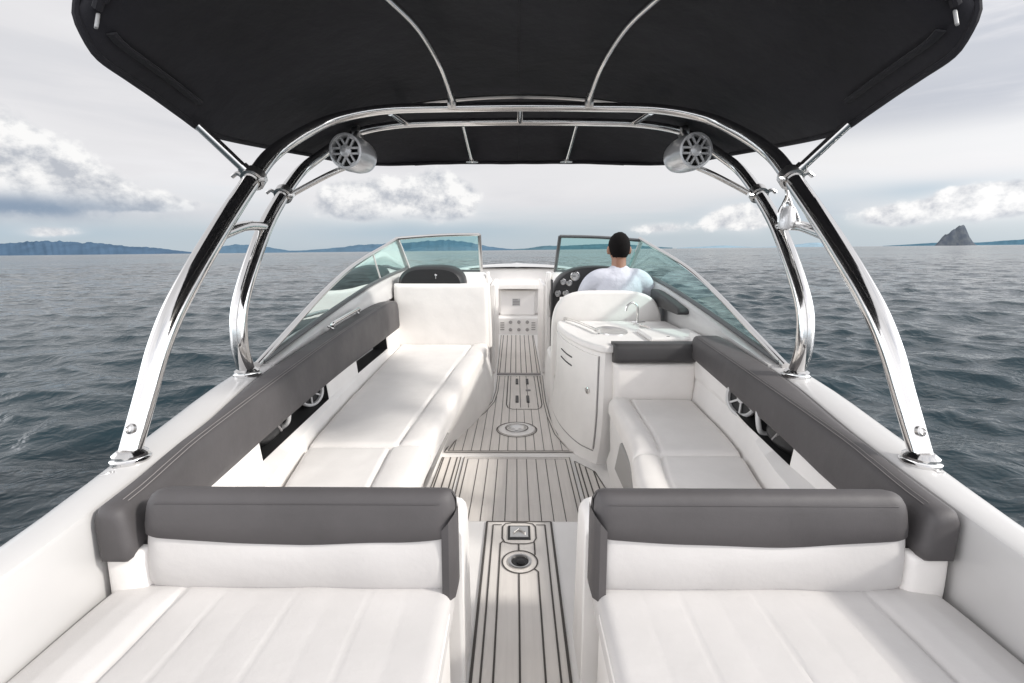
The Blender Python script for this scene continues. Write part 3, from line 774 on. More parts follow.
# dashboard: curved black fascia
mb = MB(); secs = []
for y, k in ((4.70, .97), (4.73, 1.0), (4.95, 1.0), (5.10, .9)):
    sec = []
    for a in range(0, 25):
        t_ = math.pi * (1 - a / 24)
        sx = math.copysign(abs(math.cos(t_)) ** .75, math.cos(t_)); sz = math.sin(t_) ** .8
        sec.append((.80 + .46 * k * sx, y + .05 * sz, .86 + .385 * k * sz))
    sec += [(1.22, y, .70), (.36, y, .70)]
    secs.append(sec)
mb.loft(secs); dash = mb.build('dashboard', M['black'], boat, angle=50)
for px, py, r_ in ((575, 276, .047), (563, 281.6, .030), (569.2, 282.8, .030), (557.3, 293, .032), (565.5, 292.8, .030)):
    p = U(px, py, y=4.70 + .05 * .6)
    c = (p[0], 4.70 + .05 * min(1, max(0, (p[2] - .86) / .385)) - .014, p[2])
    mb = MB(); mb.lathe([(r_, .02), (r_, -.012), (r_ * .86, -.014), (r_ * .84, -.006)], c, (0, 1, .05), 28, cap=False)
    g = mb.build('gauge', M['chrome'], boat); g.parent = dash; g.location = (0, 0, 0)
    mb = MB(); mb.lathe([(r_ * .85, .0), (.001, -.001)], (c[0], c[1] - .004, c[2]), (0, 1, .05), 24)
    mb.cur = 1
    mb.box(c[0] - r_ * .5, c[0] + r_ * .1, c[1] - .0085, c[1] - .0065, c[2] - r_ * .07, c[2] + r_ * .07)
    for k in range(7):
        a = R(-30 + 40 * k); mb.obox((c[0] + r_ * .68 * math.cos(a), c[1] - .0075, c[2] + r_ * .68 * math.sin(a)), (math.cos(a), 0, math.sin(a)), (0, 1, 0), (-math.sin(a), 0, math.cos(a)), r_ * .1, .001, r_ * .035)
    d_ = mb.build('dial', [M['dial'], M['black']], None)
    d_.parent = dash
# helm side bolster (dark) on the right
mb = MB(); secs = []
for y, zt, zb in ((3.50, .955, .935), (3.53, .975, .930), (3.8, 1.015, .93), (4.1, 1.05, .93), (4.25, 1.06, .93)):
    secs.append([(1.185, y, zb), (1.185, y, zt), (1.20, y, zt + .008), (1.27, y, zt), (1.27, y, zb)])
mb.loft(secs); mb.build('helm_bolster', M['hb'], boat, bevel=.01)
# raised side mouldings that carry the side windows
WB = {-1: smooth_path([(-1.235, 2.26, .855), (-1.27, 2.7, .895), (-1.285, 3.2, .955), (-1.285, 3.7, 1.02), (-1.275, 4.2, 1.085), (-1.24, 4.8, 1.15), (-1.17, 5.3, 1.20)], 4)}
WT = {-1: smooth_path([(-1.235, 2.22, .86), (-1.26, 2.6, .955), (-1.29, 3.1, 1.085), (-1.30, 3.45, 1.175), (-1.30, 3.8, 1.26), (-1.275, 4.2, 1.35), (-1.235, 4.6, 1.435), (-1.215, 5.0, 1.515)], 4)}
def mir(p, k=1.0): return (2 * XC - p[0],) + tuple(p[1:])
WB[1] = [mir(p) for p in WB[-1]]; WT[1] = [mir(p) for p in WT[-1]]
mb = MB()
for s in (-1, 1):
    secs = []
    for p in WB[-1]:
        x, y, z = p; sx = x - XC
        zi = ZG(y) + .002; xin = -XI(y) - .015
        if s < 0 and 0: pass
        P = [(sx - .06, zi - .03), (sx - .045, z - .01), (sx - .02, z + .004), (sx + .03, z), (max(sx + .06, min(xin, sx + .12)), (z + zi) / 2 + .005), (max(sx + .065, xin + .01), zi - .02)]
        secs.append([(XC + (a if s < 0 else -a), y, b) for a, b in P])
    mb = MB(); mb.loft(secs); mb.build('side_moulding', M['gel'], boat, angle=50)

# ---- windshield
ws = MB()
frame = MB()
root_ws = None
def win_part(mb, name, m, **kw): return mb.build(name, m, boat, **kw)
for s in (-1, 1):
    top, bot = WT[s], WB[s]
    fl = MB(); n = min(len(top), len(bot))
    tp = [top[int(round(i * (len(top) - 1) / 23))] for i in range(24)]; bt = [bot[int(round(i * (len(bot) - 1) / 23))] for i in range(24)]
    fl.loft([[bt[i], tp[i]] for i in range(24)], closed=False)
    gs = fl.build('side_window', M['glass'], boat, fixn=False)
    mb = MB(); mb.tube(top, .017, 10); sub_of(mb, 'top_rail', M['chrome'], gs)
    mb = MB(); mb.tube([(p[0], p[1], p[2] + .012) for p in bot], .017, 8); sub_of(mb, 'bottom_trim', M['trim'], gs)
    # front pane
    xe = (-.385, .44)[(s + 1) // 2]; zt = (1.560, 1.540)[(s + 1) // 2]
    c_top = top[-1]; c_bot = bot[-1]
    b0 = Vector((c_bot[0], c_bot[1], c_bot[2] - .015)); b1 = Vector((xe + (-.005 if s > 0 else 0), 5.38, 1.165)); t1 = Vector((xe + (.02 if s > 0 else 0), 5.15, zt)); t0 = Vector(c_top)
    if s > 0: t0 = t0 + Vector((.02, 0, -.02)); b0 = b0 + Vector((.03, 0, 0))
    tops = [t0.lerp(t1, k / 8) + Vector((0, .06 * math.sin(math.pi * k / 8), .012 * math.sin(math.pi * k / 8))) for k in range(9)]
    bots = [b0.lerp(b1, k / 8) + Vector((0, .06 * math.sin(math.pi * k / 8), 0)) for k in range(9)]
    fl = MB(); fl.loft([[tuple(bots[i]), tuple(tops[i])] for i in range(9)], closed=False)
    gp = fl.build('front_window', M['glass'], boat, fixn=False)
    mb = MB(); mb.tube([tuple(p) for p in tops], .017, 8, flat=((0, 1, 0), 1.6)); sub_of(mb, 'top_rail', M['trim'] if s > 0 else M['satin'], gp)
    mb = MB(); mb.tube([tuple(p) for p in bots], .016, 8); sub_of(mb, 'bottom_trim', M['trim'], gp)
    mb = MB(); mb.tube([tuple(b1), tuple(t1)], .019, 8); sub_of(mb, 'end_post', M['trim'] if s > 0 else M['satin'], gp)
    mb = MB(); mb.obox(tuple((b0 + t0) / 2), t0 - b0, (1, .35 * s, 0), (0, 0, 1), (t0 - b0).length / 2, .024, .018); sub_of(mb, 'corner_post', M['gel'], gp, bevel=.006)
    mb = MB(); m0 = Vector(bt[17]).lerp(Vector(tp[17]), .02); m1 = Vector(tp[17])
    if s < 0: mb.tube([tuple(m0), tuple(m1)], .008, 6); sub_of(mb, 'window_bar', M['gel'], gs)

# ---- grab handle, cleats, snaps on the gunwale
def arc_handle(p0, p1, h, r, up):
    p0, p1 = Vector(p0), Vector(p1); up = Vector(up)
    pts = [p0, p0 + up * h * .8, p0.lerp(p1, .1) + up * h, p0.lerp(p1, .9) + up * h, p1 + up * h * .8, p1]
    return smooth_path([tuple(p) for p in pts], 5)
mb = MB(); h0 = U(331, 326, x=-1.17); h1 = U(357, 311, x=-1.185)
mb.tube(arc_handle((h0[0], h0[1], h0[2] - .01), (h1[0], h1[1], h1[2] - .01), .035, .011, (.5, 0, .85)), .012, 10)
for p in (h0, h1): mb.lathe([(.022, 0), (.022, .008), (.012, .014)], (p[0] - .004, p[1], p[2] - .014), (.5, 0, .85), 16)
mb.build('grab_handle', M['chrome'], boat)
for s in (-1, 1):
    px, py = ((110, 478), (940, 478))[(s + 1) // 2]
    p = U(px, py, z=.783)
    mb = MB()
    mb.tube(smooth_path([(p[0] - .020, p[1] - .008, p[2] + .010), (p[0] - .008, p[1], p[2] + .012), (p[0] + .0, p[1] + .014, p[2] + .013), (p[0] + .010, p[1] + .003, p[2] + .012), (p[0] + .020, p[1] + .009, p[2] + .009)], 4), .0032, 8)
    mb.tube([(p[0], p[1] + .008, p[2] - .01), (p[0], p[1] + .008, p[2] + .016)], .006, 8)
    mb.build('canvas_hook', M['satin'], boat)
    q = U(*(((48, 520), (1005, 531))[(s + 1) // 2]), z=.775)
    mb = MB(); mb.lathe([(.011, -.006), (.011, .004), (.006, .008), (.001, .008)], q, n=14); mb.build('snap_stud', M['satin'], boat)

# ================================================================== STERN LOUNGES
def stern_lounge(s, label):
    t = thing('stern_lounge', label, 'lounge', (XC + s * .56, .5, .5), 'pair of padded stern lounges')
    # seat pad with fore-and-aft quilting channels
    xin, xout = .178, 1.025
    xa, xb = (XC - xout, XC - xin) if s < 0 else (XC + xin, XC + xout)
    mb = MB()
    Wd = xb - xa
    def fn(u, v, Lu, Lv):
        w_ = u if s > 0 else Lu - u         # distance from the walkway side
        z = 0
        for k in range(1, 8):
            z += groove(w_, .09 * k + .02,   .0028, .0019 + .0013 * mnoise.noise(Vector((k * 7.1, v * 22, s))))
        e = w_ - .665
        if e > 0: z += .018 * min(1, e / .05) * (1 if e < .1 else max(.3, 1 - (e - .1) / .08))
        z += groove(w_, .665, .007, .014)
        z += .0007 * abs(math.sin(math.pi * (w_ - .02) / .09)) if .02 < w_ < .65 else 0
        return z * min(1, max(0, (Lv - v - .01) / .09))
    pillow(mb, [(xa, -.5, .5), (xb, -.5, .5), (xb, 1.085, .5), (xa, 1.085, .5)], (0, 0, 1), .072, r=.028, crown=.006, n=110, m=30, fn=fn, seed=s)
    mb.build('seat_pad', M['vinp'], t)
    mb = MB()   # welt between pad and base on the walkway side
    mb.tube([(XC + s * (xin + .004), yy_, .545) for yy_ in np.arange(-.5, 1.05, .1)], .006, 6)
    mb.build('welt', M['vin2'], t)
    # backrest: white face, grey cap wrapping the top and the walkway end
    x0, x1 = .170, .935
    secs = []
    def sec(d, ins, sag):
        yf = 1.055; top = .813
        P = [(yf + .010, .555 + ins * .2), (yf - .010 + ins * .6, .60), (yf - .012 + ins, .655), (yf - .006 + ins, .695), (yf - .001 + ins, .716)]
        G = [(yf - .004 + ins, .714 + sag), (yf - .010 + ins, .720 + sag), (yf - .008 + ins, .75), (yf - .003 + ins, .782), (yf + .002 + ins, .800), (yf + .009 + ins, .813), (yf + .020 + ins, .821), (yf + .036, .823), (yf + .056, .816), (yf + .066, .795), (yf + .075, .60)]
        return P, G
    nx = 90; white = []; grey = []
    for i in range(nx + 1):
        k = i / nx; d = x0 + (x1 - x0) * k
        e = min(d - x0, x1 - d); r_ = .05
        ins = .03 * (1 - math.sqrt(max(0, 1 - (1 - min(e, r_) / r_) ** 2))) 
        dip = -.020 * math.sin(math.pi * k) ** 1.2 + .006 * mnoise.noise(Vector((k * 4, s * 2, 0)))
        P, G = sec(d, ins, dip)
        P = [(a, b) for a, b in P[:-1]] + [(P[-1][0], P[-1][1] + dip + .004)]
        qr = lambda e, r: 0 if e >= r else r - math.sqrt(max(0, r * r - (r - e) ** 2))
        dr_ = qr(x1 - d, .055) * .9 + qr(d - x0, .03) * .8
        G = [(a, b - dr_ * min(1, max(0, (b - .735) / .05)) if b > .735 else b) for a, b in G]
        white.append([(XC + s * d, a + .003 * mnoise.noise(Vector((d * 7, b * 9, s))), b) for a, b in P]); grey.append([(XC + s * d, a, b) for a, b in G])
    mb = MB(); mb.loft(white, closed=False)
    mb.add(white[-1] + [(XC + s * x1, 1.12, .585), ], [tuple(range(len(white[-1]) + 1))])
    bk = mb.build('backrest', M['vinp'], t, angle=60)
    mb = MB(); mb.loft(grey, closed=False)
    mb.add(grey[-1], [tuple(range(len(grey[-1])))])
    # end wrap on the walkway side
    g0 = grey[0]; wl = []
    wr_ = [[(XC + s * (x0 + a), b, c) for a, b, c in row] for row in (
        [(.030, 1.048, .735), (.030, 1.037, .555)], [(.012, 1.042, .76), (.012, 1.034, .555)], [(-.001, 1.056, .775), (-.001, 1.05, .555)], [(-.003, 1.10, .77), (-.003, 1.10, .555)], [(-.002, 1.13, .77), (-.002, 1.13, .555)])]
    mb.loft(wr_, closed=False)
    mb.add(g0, [tuple(range(len(g0)))])
    c_ = mb.build('headrest_cap', M['gry'], t, angle=60)
    mb = MB(); mb.tube([Vector(g[4]) + Vector((0, -.001, 0)) for g in grey[4:-5]], .0011, 5); sub_of(mb, 'cap_seam', M['gry'], c_)
    return t
stern_lounge(-1, 'white quilted stern lounge with grey-capped backrest, nearest the long bench')
stern_lounge(1, 'white quilted stern lounge with grey-capped backrest, on the sink cabinet side')

# ================================================================== LONG BENCH (left)
t = thing('long_bench', 'long white vinyl bench running along the left side beside the walkway', 'bench', (-.7, 3.0, 0))
BT = slerp([(1.3, -.42), (1.88, -.410), (2.4, -.392), (3.2, -.352), (4.0, -.305), (4.56, -.272)])          # top inner edge
BB = slerp([(1.3, -.535), (2.4, -.525), (3.12, -.520), (3.35, -.455), (3.62, -.375), (3.95, -.290), (4.25, -.238), (4.72, -.225)])
mb = MB(); secs = []
for y in [1.28] + list(np.arange(1.4, 4.7, .1)) + [4.72]:
    xt, xb = BT(y), BB(y); q = max(xt, xb)
    secs.append([(xb, y, .001), (xb + .004, y, .03), (xb + .02 * (1 if xb < xt else .2), y, .10), ((xb * .45 + xt * .55), y, .27), (xt - .006, y, .38), (xt - .02, y, .425), (-.9, y, .425), (-.9, y, .001)])
mb.loft(secs); bench_body = mb.build('bench_base', M['gel_in'], t, angle=60)
# grey blocks in place of the shaded openings in the bench front
for y0, y1 in ((1.72, 2.05), (2.25, 2.72)):
    mb = MB(); q = []
    for y, zz in ((y0, .12), (y1, .12), (y1 - .0, .33), (y0 + .0, .33)):
        xt, xb = BT(y), BB(y); f_ = (zz - .10) / .28
        q.append((xb + .02 + (xt - xb - .02) * f_ + .006, y, zz))
    mb.add(q + [(a - .02, b, c) for a, b, c in q], [(0, 1, 2, 3), (7, 6, 5, 4), (0, 4, 5, 1), (1, 5, 6, 2), (2, 6, 7, 3), (3, 7, 4, 0)])
    mb.build('opening_shade', M['vent'], t, bevel=.012)
def bench_cushion(t, y0, y1, xin, xout, seed, flip=1, z=.42, h=.085):
    mb = MB()
    q = [(xout(y0), y0, z), (xin(y0), y0, z), (xin(y1), y1, z), (xout(y1), y1, z)]
    def fn(u, v, Lu, Lv):
        w_ = Lu - u
        return groove(w_, .155, .007, .014) + (.012 * math.sin(math.pi * min(1, w_ / .155)) if w_ < .155 else 0) - .006 * math.exp(-((v - Lv * .5) / .25) ** 2) * math.sin(math.pi * u / Lu)
    pillow(mb, q, (0, 0, 1), h, r=.035, crown=.008, n=50, m=40, fn=fn, seed=seed)
    return mb.build('seat_cushion', M['vin2'], t)
XOUT = lambda y: -(PANX[-1](y) - XC) + .012
bench_cushion(t, 1.26, 2.10, lambda y: BT(y) + .006, XOUT, 3)
# forward cushion follows the curve of the inner edge
mb = MB()
ysc = esamp(4.55 - 2.115, .035, 60); 
def cushion_curve(mb, y0, y1, xin, xout, z, h, seed, roll=.155):
    L = y1 - y0; rows = []
    for v in esamp(L, .035, 60):
        y = y0 + v; a, b = xout(y), xin(y); Lu = abs(b - a); row = []
        for u in esamp(Lu, .035, 44):
            k = u / Lu; eu = min(u, Lu - u); ev = min(v, L - v); r = .035
            g = lambda e: 1.0 if e >= r else math.sqrt(max(0, 1 - (1 - e / r) ** 2))
            zz = max(h - r * (2 - g(eu) - g(ev)), h - 1.6 * r)
            w_ = Lu - u
            zz += groove(w_, roll, .007, .013) + (.012 * math.sin(math.pi * min(1, w_ / roll)) if w_ < roll else 0)
            x = a + (b - a) * k
            zz += .004 * mnoise.noise(Vector((x * 6, y * 6, seed)))
            row.append((x, y, z + zz))
        row = [(row[0][0], y, z - .01)] + row + [(row[-1][0], y, z - .01)]
        rows.append(row)
    first = [(p[0], p[1], z - .01) for p in rows[0]]; last = [(p[0], p[1], z - .01) for p in rows[-1]]
    mb.loft([first] + rows + [last], closed=False)
    return mb
cushion_curve(mb, 2.112, 4.56, lambda y: BT(y) + .006, XOUT, .42, .085, 4)
mb.build('seat_cushion', M['vin2'], t, angle=60)
# backrest at the forward end
mb = MB()
pillow(mb, [(-1.165, 4.66, .46), (-.262, 4.66, .46), (-.270, 4.70, 1.08), (-1.175, 4.70, 1.08)], (0, -1, .06), .11, r=.04, crown=.012, n=30, m=24, seed=9)
mb.build('backrest', M['vin2'], t)
mb = MB(); pillow(mb, [(-.262, 4.60, .46), (-.262, 4.73, .46), (-.285, 4.74, 1.06), (-.285, 4.62, 1.06)], (1, 0, 0), .03, r=.02, crown=.004, n=6, m=16, seed=2)
mb.build('side_cushion', M['vin2'], t)

# ================================================================== SHORT BENCH (right)
t = thing('short_bench', 'short white vinyl bench between the sink cabinet and the right side', 'bench', (.8, 2.2, 0))
RT = slerp([(1.3, .47), (1.75, .482), (2.2, .552), (2.84, .578)])
RB = slerp([(1.3, .60), (2.0, .585), (2.6, .575), (2.95, .60)])
mb = MB(); secs = []
for y in [1.28] + list(np.arange(1.4, 2.9, .1)) + [2.90]:
    xt, xb = RT(y) + .02, RB(y)
    secs.append([(xb, y, .001), (xb - .012, y, .06), (xb - .03 if xb > xt else xb + .01, y, .14), (xt * .7 + xb * .3, y, .30), (xt, y, .39), (xt + .02, y, .425), (.95, y, .425), (.95, y, .001)])
mb.loft(secs); mb.build('bench_base', M['gel_in'], t, angle=60)
for y0, y1 in ((2.12, 2.50),):  # grey block standing in for the shaded recess in the front
    mb = MB(); q = []
    for y, zz in ((y0, .20), (y1, .20), (y1, .36), (y0, .36)):
        f_ = (zz - .14) / .25; q.append((RB(y) - .03 + (RT(y) + .02 - RB(y) + .03) * f_ - .008, y, zz))
    mb.add(q + [(a + .03, b, c) for a, b, c in q], [(0, 1, 2, 3), (7, 6, 5, 4), (0, 4, 5, 1), (1, 5, 6, 2), (2, 6, 7, 3), (3, 7, 4, 0)])
    mb.build('opening_shade', M['vent'], t, bevel=.012)
RXO = lambda y: XC + PANX[1](y) - .012
for y0, y1, sd in ((1.26, 2.02, 1), (2.03, 2.845, 5)):
    mb = MB()
    cushion_curve(mb, y0, y1, lambda y: RT(y) - .004, RXO, .42, .085, sd, roll=.125)
    mb.build('seat_cushion', M['vin2'], t, angle=60)
mb = MB(); pillow(mb, [(.612, 2.96, .46), (1.10, 2.96, .46), (1.12, 2.98, .715), (.605, 2.98, .715)], (0, -1, .04), .10, r=.03, crown=.01, n=20, m=12, seed=4)
mb.build('backrest', M['vin2'], t)
mb = MB(); pillow(mb, [(.600, 2.96, .715), (1.12, 2.96, .72), (1.13, 2.97, .838), (.598, 2.97, .838)], (0, -1, .04), .115, r=.028, crown=.008, n=20, m=10, seed=6)
mb.build('backrest_band', M['dgry'], t)

# ================================================================== WET BAR
t = thing('sink_cabinet', 'white moulded galley cabinet with a small sink, chrome tap and vented door', 'cabinet', (.6, 3.3, 0))
base = [(.62, 2.99), (.545, 2.985), (.505, 3.03), (.44, 3.12), (.385, 3.27), (.335, 3.5), (.308, 3.8), (.305, 4.15), (.62, 4.15)]
topc = [(.62, 2.93), (.555, 2.915), (.515, 2.96), (.46, 3.08), (.415, 3.25), (.375, 3.45), (.352, 3.72), (.345, 4.0), (.62, 4.0)]
secs = []
for z, k, fl in ((.001, 0, 0.012), (.05, .02, .004), (.12, .25, 0), (.22, .62, 0), (.35, .86, 0), (.55, .96, 0), (.775, 1.0, 0)):
    secs.append([(a[0] + (b[0] - a[0]) * k - (fl if i not in (0, 8) else 0), a[1] + (b[1] - a[1]) * k, z) for i, (a, b) in enumerate(zip(base, topc))])
def smoothloop(sec): return [p for p in smooth_path(sec[1:8], 5)] + [sec[8], sec[0]]
mb = MB(); mb.loft([smoothloop(s_) for s_ in secs]); mb.build('cabinet_body', M['gel_in'], t, angle=50)
def cab(kx, z):
    """point on the curved cabinet front: kx 0..1 from the bench corner to the aisle end"""
    tab = [(.001, 0), (.05, .02), (.12, .25), (.22, .62), (.35, .86), (.55, .96), (.775, 1.0)]; k = lerp(tab, z)
    sec = [(a[0] + (b[0] - a[0]) * k, a[1] + (b[1] - a[1]) * k) for a, b in zip(base, topc)]
    sp2 = smooth_path(sec[1:8], 8); i = kx * (len(sp2) - 1); j = int(i); f_ = i - j
    if j >= len(sp2) - 1: return Vector((sp2[-1][0], sp2[-1][1], z))
    return Vector((sp2[j][0] * (1 - f_) + sp2[j + 1][0] * f_, sp2[j][1] * (1 - f_) + sp2[j + 1][1] * f_, z))
def cabn(kx, z):
    a, b = cab(max(0, kx - .02), z), cab(min(1, kx + .02), z); d = b - a
    return unit(Vector((-abs(d.y), -abs(d.x) * (1 if True else 0), 0)))
mb = MB()
ks = np.linspace(.14, .93, 18); zs = np.linspace(.10, .745, 14)
front = [[cab(k, z) + cabn(k, z) * .010 for k in ks] for z in zs]; back = [[cab(k, z) - cabn(k, z) * .004 for k in ks] for z in zs]
mb.loft(front, closed=False)
n_ = len(ks); rim = [r[0] for r in front] + list(front[-1][1:]) + [r[-1] for r in front[-2::-1]] + list(front[0][-2:0:-1])
rimb = [r[0] for r in back] + list(back[-1][1:]) + [r[-1] for r in back[-2::-1]] + list(back[0][-2:0:-1])
mb.loft([rim, rimb], closed=True, cap=False)
door = mb.build('cabinet_door', M['gel_in'], t, angle=50, bevel=.004)
mb = MB()   # grey tubes drawn as the shadow gap round the door
gp = [cab(k, z) + cabn(k, z) * .002 for k, z in [(.29, .09), (.29, .755), (.55, .755), (.81, .755), (.81, .09)]]
mb.tube([cab(.128, z) + cabn(.128, z) * .002 for z in zs], .0035, 5); mb.tube([cab(.942, z) + cabn(.942, z) * .002 for z in zs], .0035, 5)
mb.tube([cab(k, .088) + cabn(k, .088) * .002 for k in np.linspace(.13, .94, 16)], .0035, 5)
mb.build('door_gap', M['grey_plastic'], t)
for zc in (.660, .600):
    mb = MB(); a, b = cab(.74, zc - .0) + cabn(.74, zc) * .011, cab(.54, zc - .0) + cabn(.54, zc) * .011
    mb.tube([cab(k, zc) + cabn(k, zc) * .0105 for k in np.linspace(.54, .76, 9)], .0055, 8)
    sub_of(mb, 'vent_slot', M['rubber'], door, bevel=.002)
mb = MB(); c = cab(.27, .50); n_v = cabn(.27, .50)
mb.lathe([(.023, .008), (.023, .018), (.017, .021), (.014, .012), (.001, .012)], c, n_v, 20); mb.obox(c + n_v * .018, n_v, (0, 0, 1), n_v.cross(Vector((0, 0, 1))), .006, .016, .005)
sub_of(mb, 'door_latch', M['chrome'], door)
# countertop
mb = MB()
ct = smooth_path([(1.21, 2.985), (1.0, 2.965), (.72, 2.93), (.60, 2.895), (.535, 2.895), (.475, 2.99), (.42, 3.14), (.37, 3.36), (.338, 3.62), (.335, 3.86), (.36, 3.95)], 5)
ct = [(p[0], p[1]) for p in ct] + [(1.24, 3.95), (1.24, 3.1)]
mb.prism(ct, .775, .822); mb.build('countertop', M['gel_in'], t, bevel=.012)
mb = MB(); mb.box(.86, 1.23, 3.02, 3.40, .822, .85); mb.build('counter_ledge', M['gel_in'], t, bevel=.014)
# sink: bowl with rim and lid
sc = Vector(U(611, 331, z=.822)); sc = (sc.x, sc.y)
mb = MB(); n = 40
def ellr(rx, ry, z): return [(sc[0] + rx * math.cos(2 * math.pi * k / n), sc[1] + ry * math.sin(2 * math.pi * k / n), z) for k in range(n)]
mb.loft([ellr(.115, .19, .8215), ellr(.113, .188, .829), ellr(.098, .168, .829), ellr(.093, .16, .8235), ellr(.02, .03, .8232)])
snk = mb.build('sink', M['satin'], t)
# low chrome fiddle rails on the counter
for pts in ([U(565, 318, z=.845), U(580, 323, z=.845), U(599, 331, z=.845)], [U(640, 325, z=.835), U(654, 330, z=.835), U(668, 339, z=.835)]):
    mb = MB(); pts = smooth_path(pts, 5); mb.tube(pts, .010, 8)
    for p in (pts[0], pts[-1]): mb.lathe([(.018, 0), (.018, .006), (.011, .01), (.011, .03)], (p[0], p[1], .822), n=14)
    mb.build('fiddle_rail', M['chrome'], t)
# tap
tp = U(637, 325, z=.822)
mb = MB(); mb.lathe([(.030, 0), (.030, .008), (.018, .014), (.013, .02)], tp, n=20)
g = smooth_path([(tp[0], tp[1], tp[2]), (tp[0], tp[1], tp[2] + .11), (tp[0] - .008, tp[1], tp[2] + .150), (tp[0] - .045, tp[1] - .01, tp[2] + .178), (tp[0] - .085, tp[1] - .02, tp[2] + .155), (tp[0] - .098, tp[1] - .02, tp[2] + .115)], 6)
mb.tube(g, .0085, 10); tap = mb.build('tap', M['chrome'], t)
mb = MB(); mb.tube([(tp[0] - .01, tp[1], tp[2] + .022), (tp[0] + .06, tp[1] - .01, tp[2] + .028)], .007, 8); mb.tube([(tp[0] + .01, tp[1], tp[2] + .022), (tp[0] - .05, tp[1] - .01, tp[2] + .026)], .006, 8)
o = mb.build('tap_lever', M['chrome'], None); o.parent = tap

# ================================================================== HELM SEAT
t = thing('helm_seat', 'wide cream helm seat with rounded shell back behind the sink cabinet', 'seat', (.75, 4.3, 0))
mb = MB(); prof = []
for k in range(33):
    a = math.pi * (1 - k / 32); sx = math.copysign(abs(math.cos(a)) ** .5, math.cos(a)); sz = math.sin(a) ** .5
    prof.append((.765 + .465 * sx, .58 + .485 * sz))
prof = [(.30, .35)] + prof + [(1.23, .35)]
secs = []
for y, g_ in ((3.985, .965), (3.99, .985), (4.01, 1.0), (4.06, 1.0), (4.10, .985), (4.12, .95)):
    secs.append([(.765 + (x - .765) * g_, y + .03 * (z - .6), .35 + (z - .35) * g_) for x, z in prof])
mb.loft(secs); mb.build('seat_shell', M['vin2'], t, angle=50)
mb = MB(); pillow(mb, [(.36, 4.11, .50), (1.17, 4.11, .50), (1.15, 4.13, 1.0), (.38, 4.13, 1.0)], (0, 1, 0), .08, r=.035, n=10, m=10); mb.build('back_cushion', M['vin2'], t)
mb = MB(); pillow(mb, [(.34, 4.14, .48), (1.2, 4.14, .48), (1.2, 4.60, .48), (.34, 4.60, .48)], (0, 0, 1), .10, r=.04, n=10, m=10); mb.build('seat_cushion', M['vin2'], t)
mb = MB(); secs = []
for z, ix in ((.012, .03), (.04, .0), (.12, -.02), (.3, -.02), (.48, .0)):
    secs.append([(.325 + ix, 4.04, z), (.30 + ix, 4.2, z), (.30 + ix, 4.50, z), (.325 + ix, 4.62, z), (1.2, 4.62, z), (1.2, 4.04, z)])
mb.loft(secs); mb.build('seat_base', M['gel_in'], t, bevel=.02)

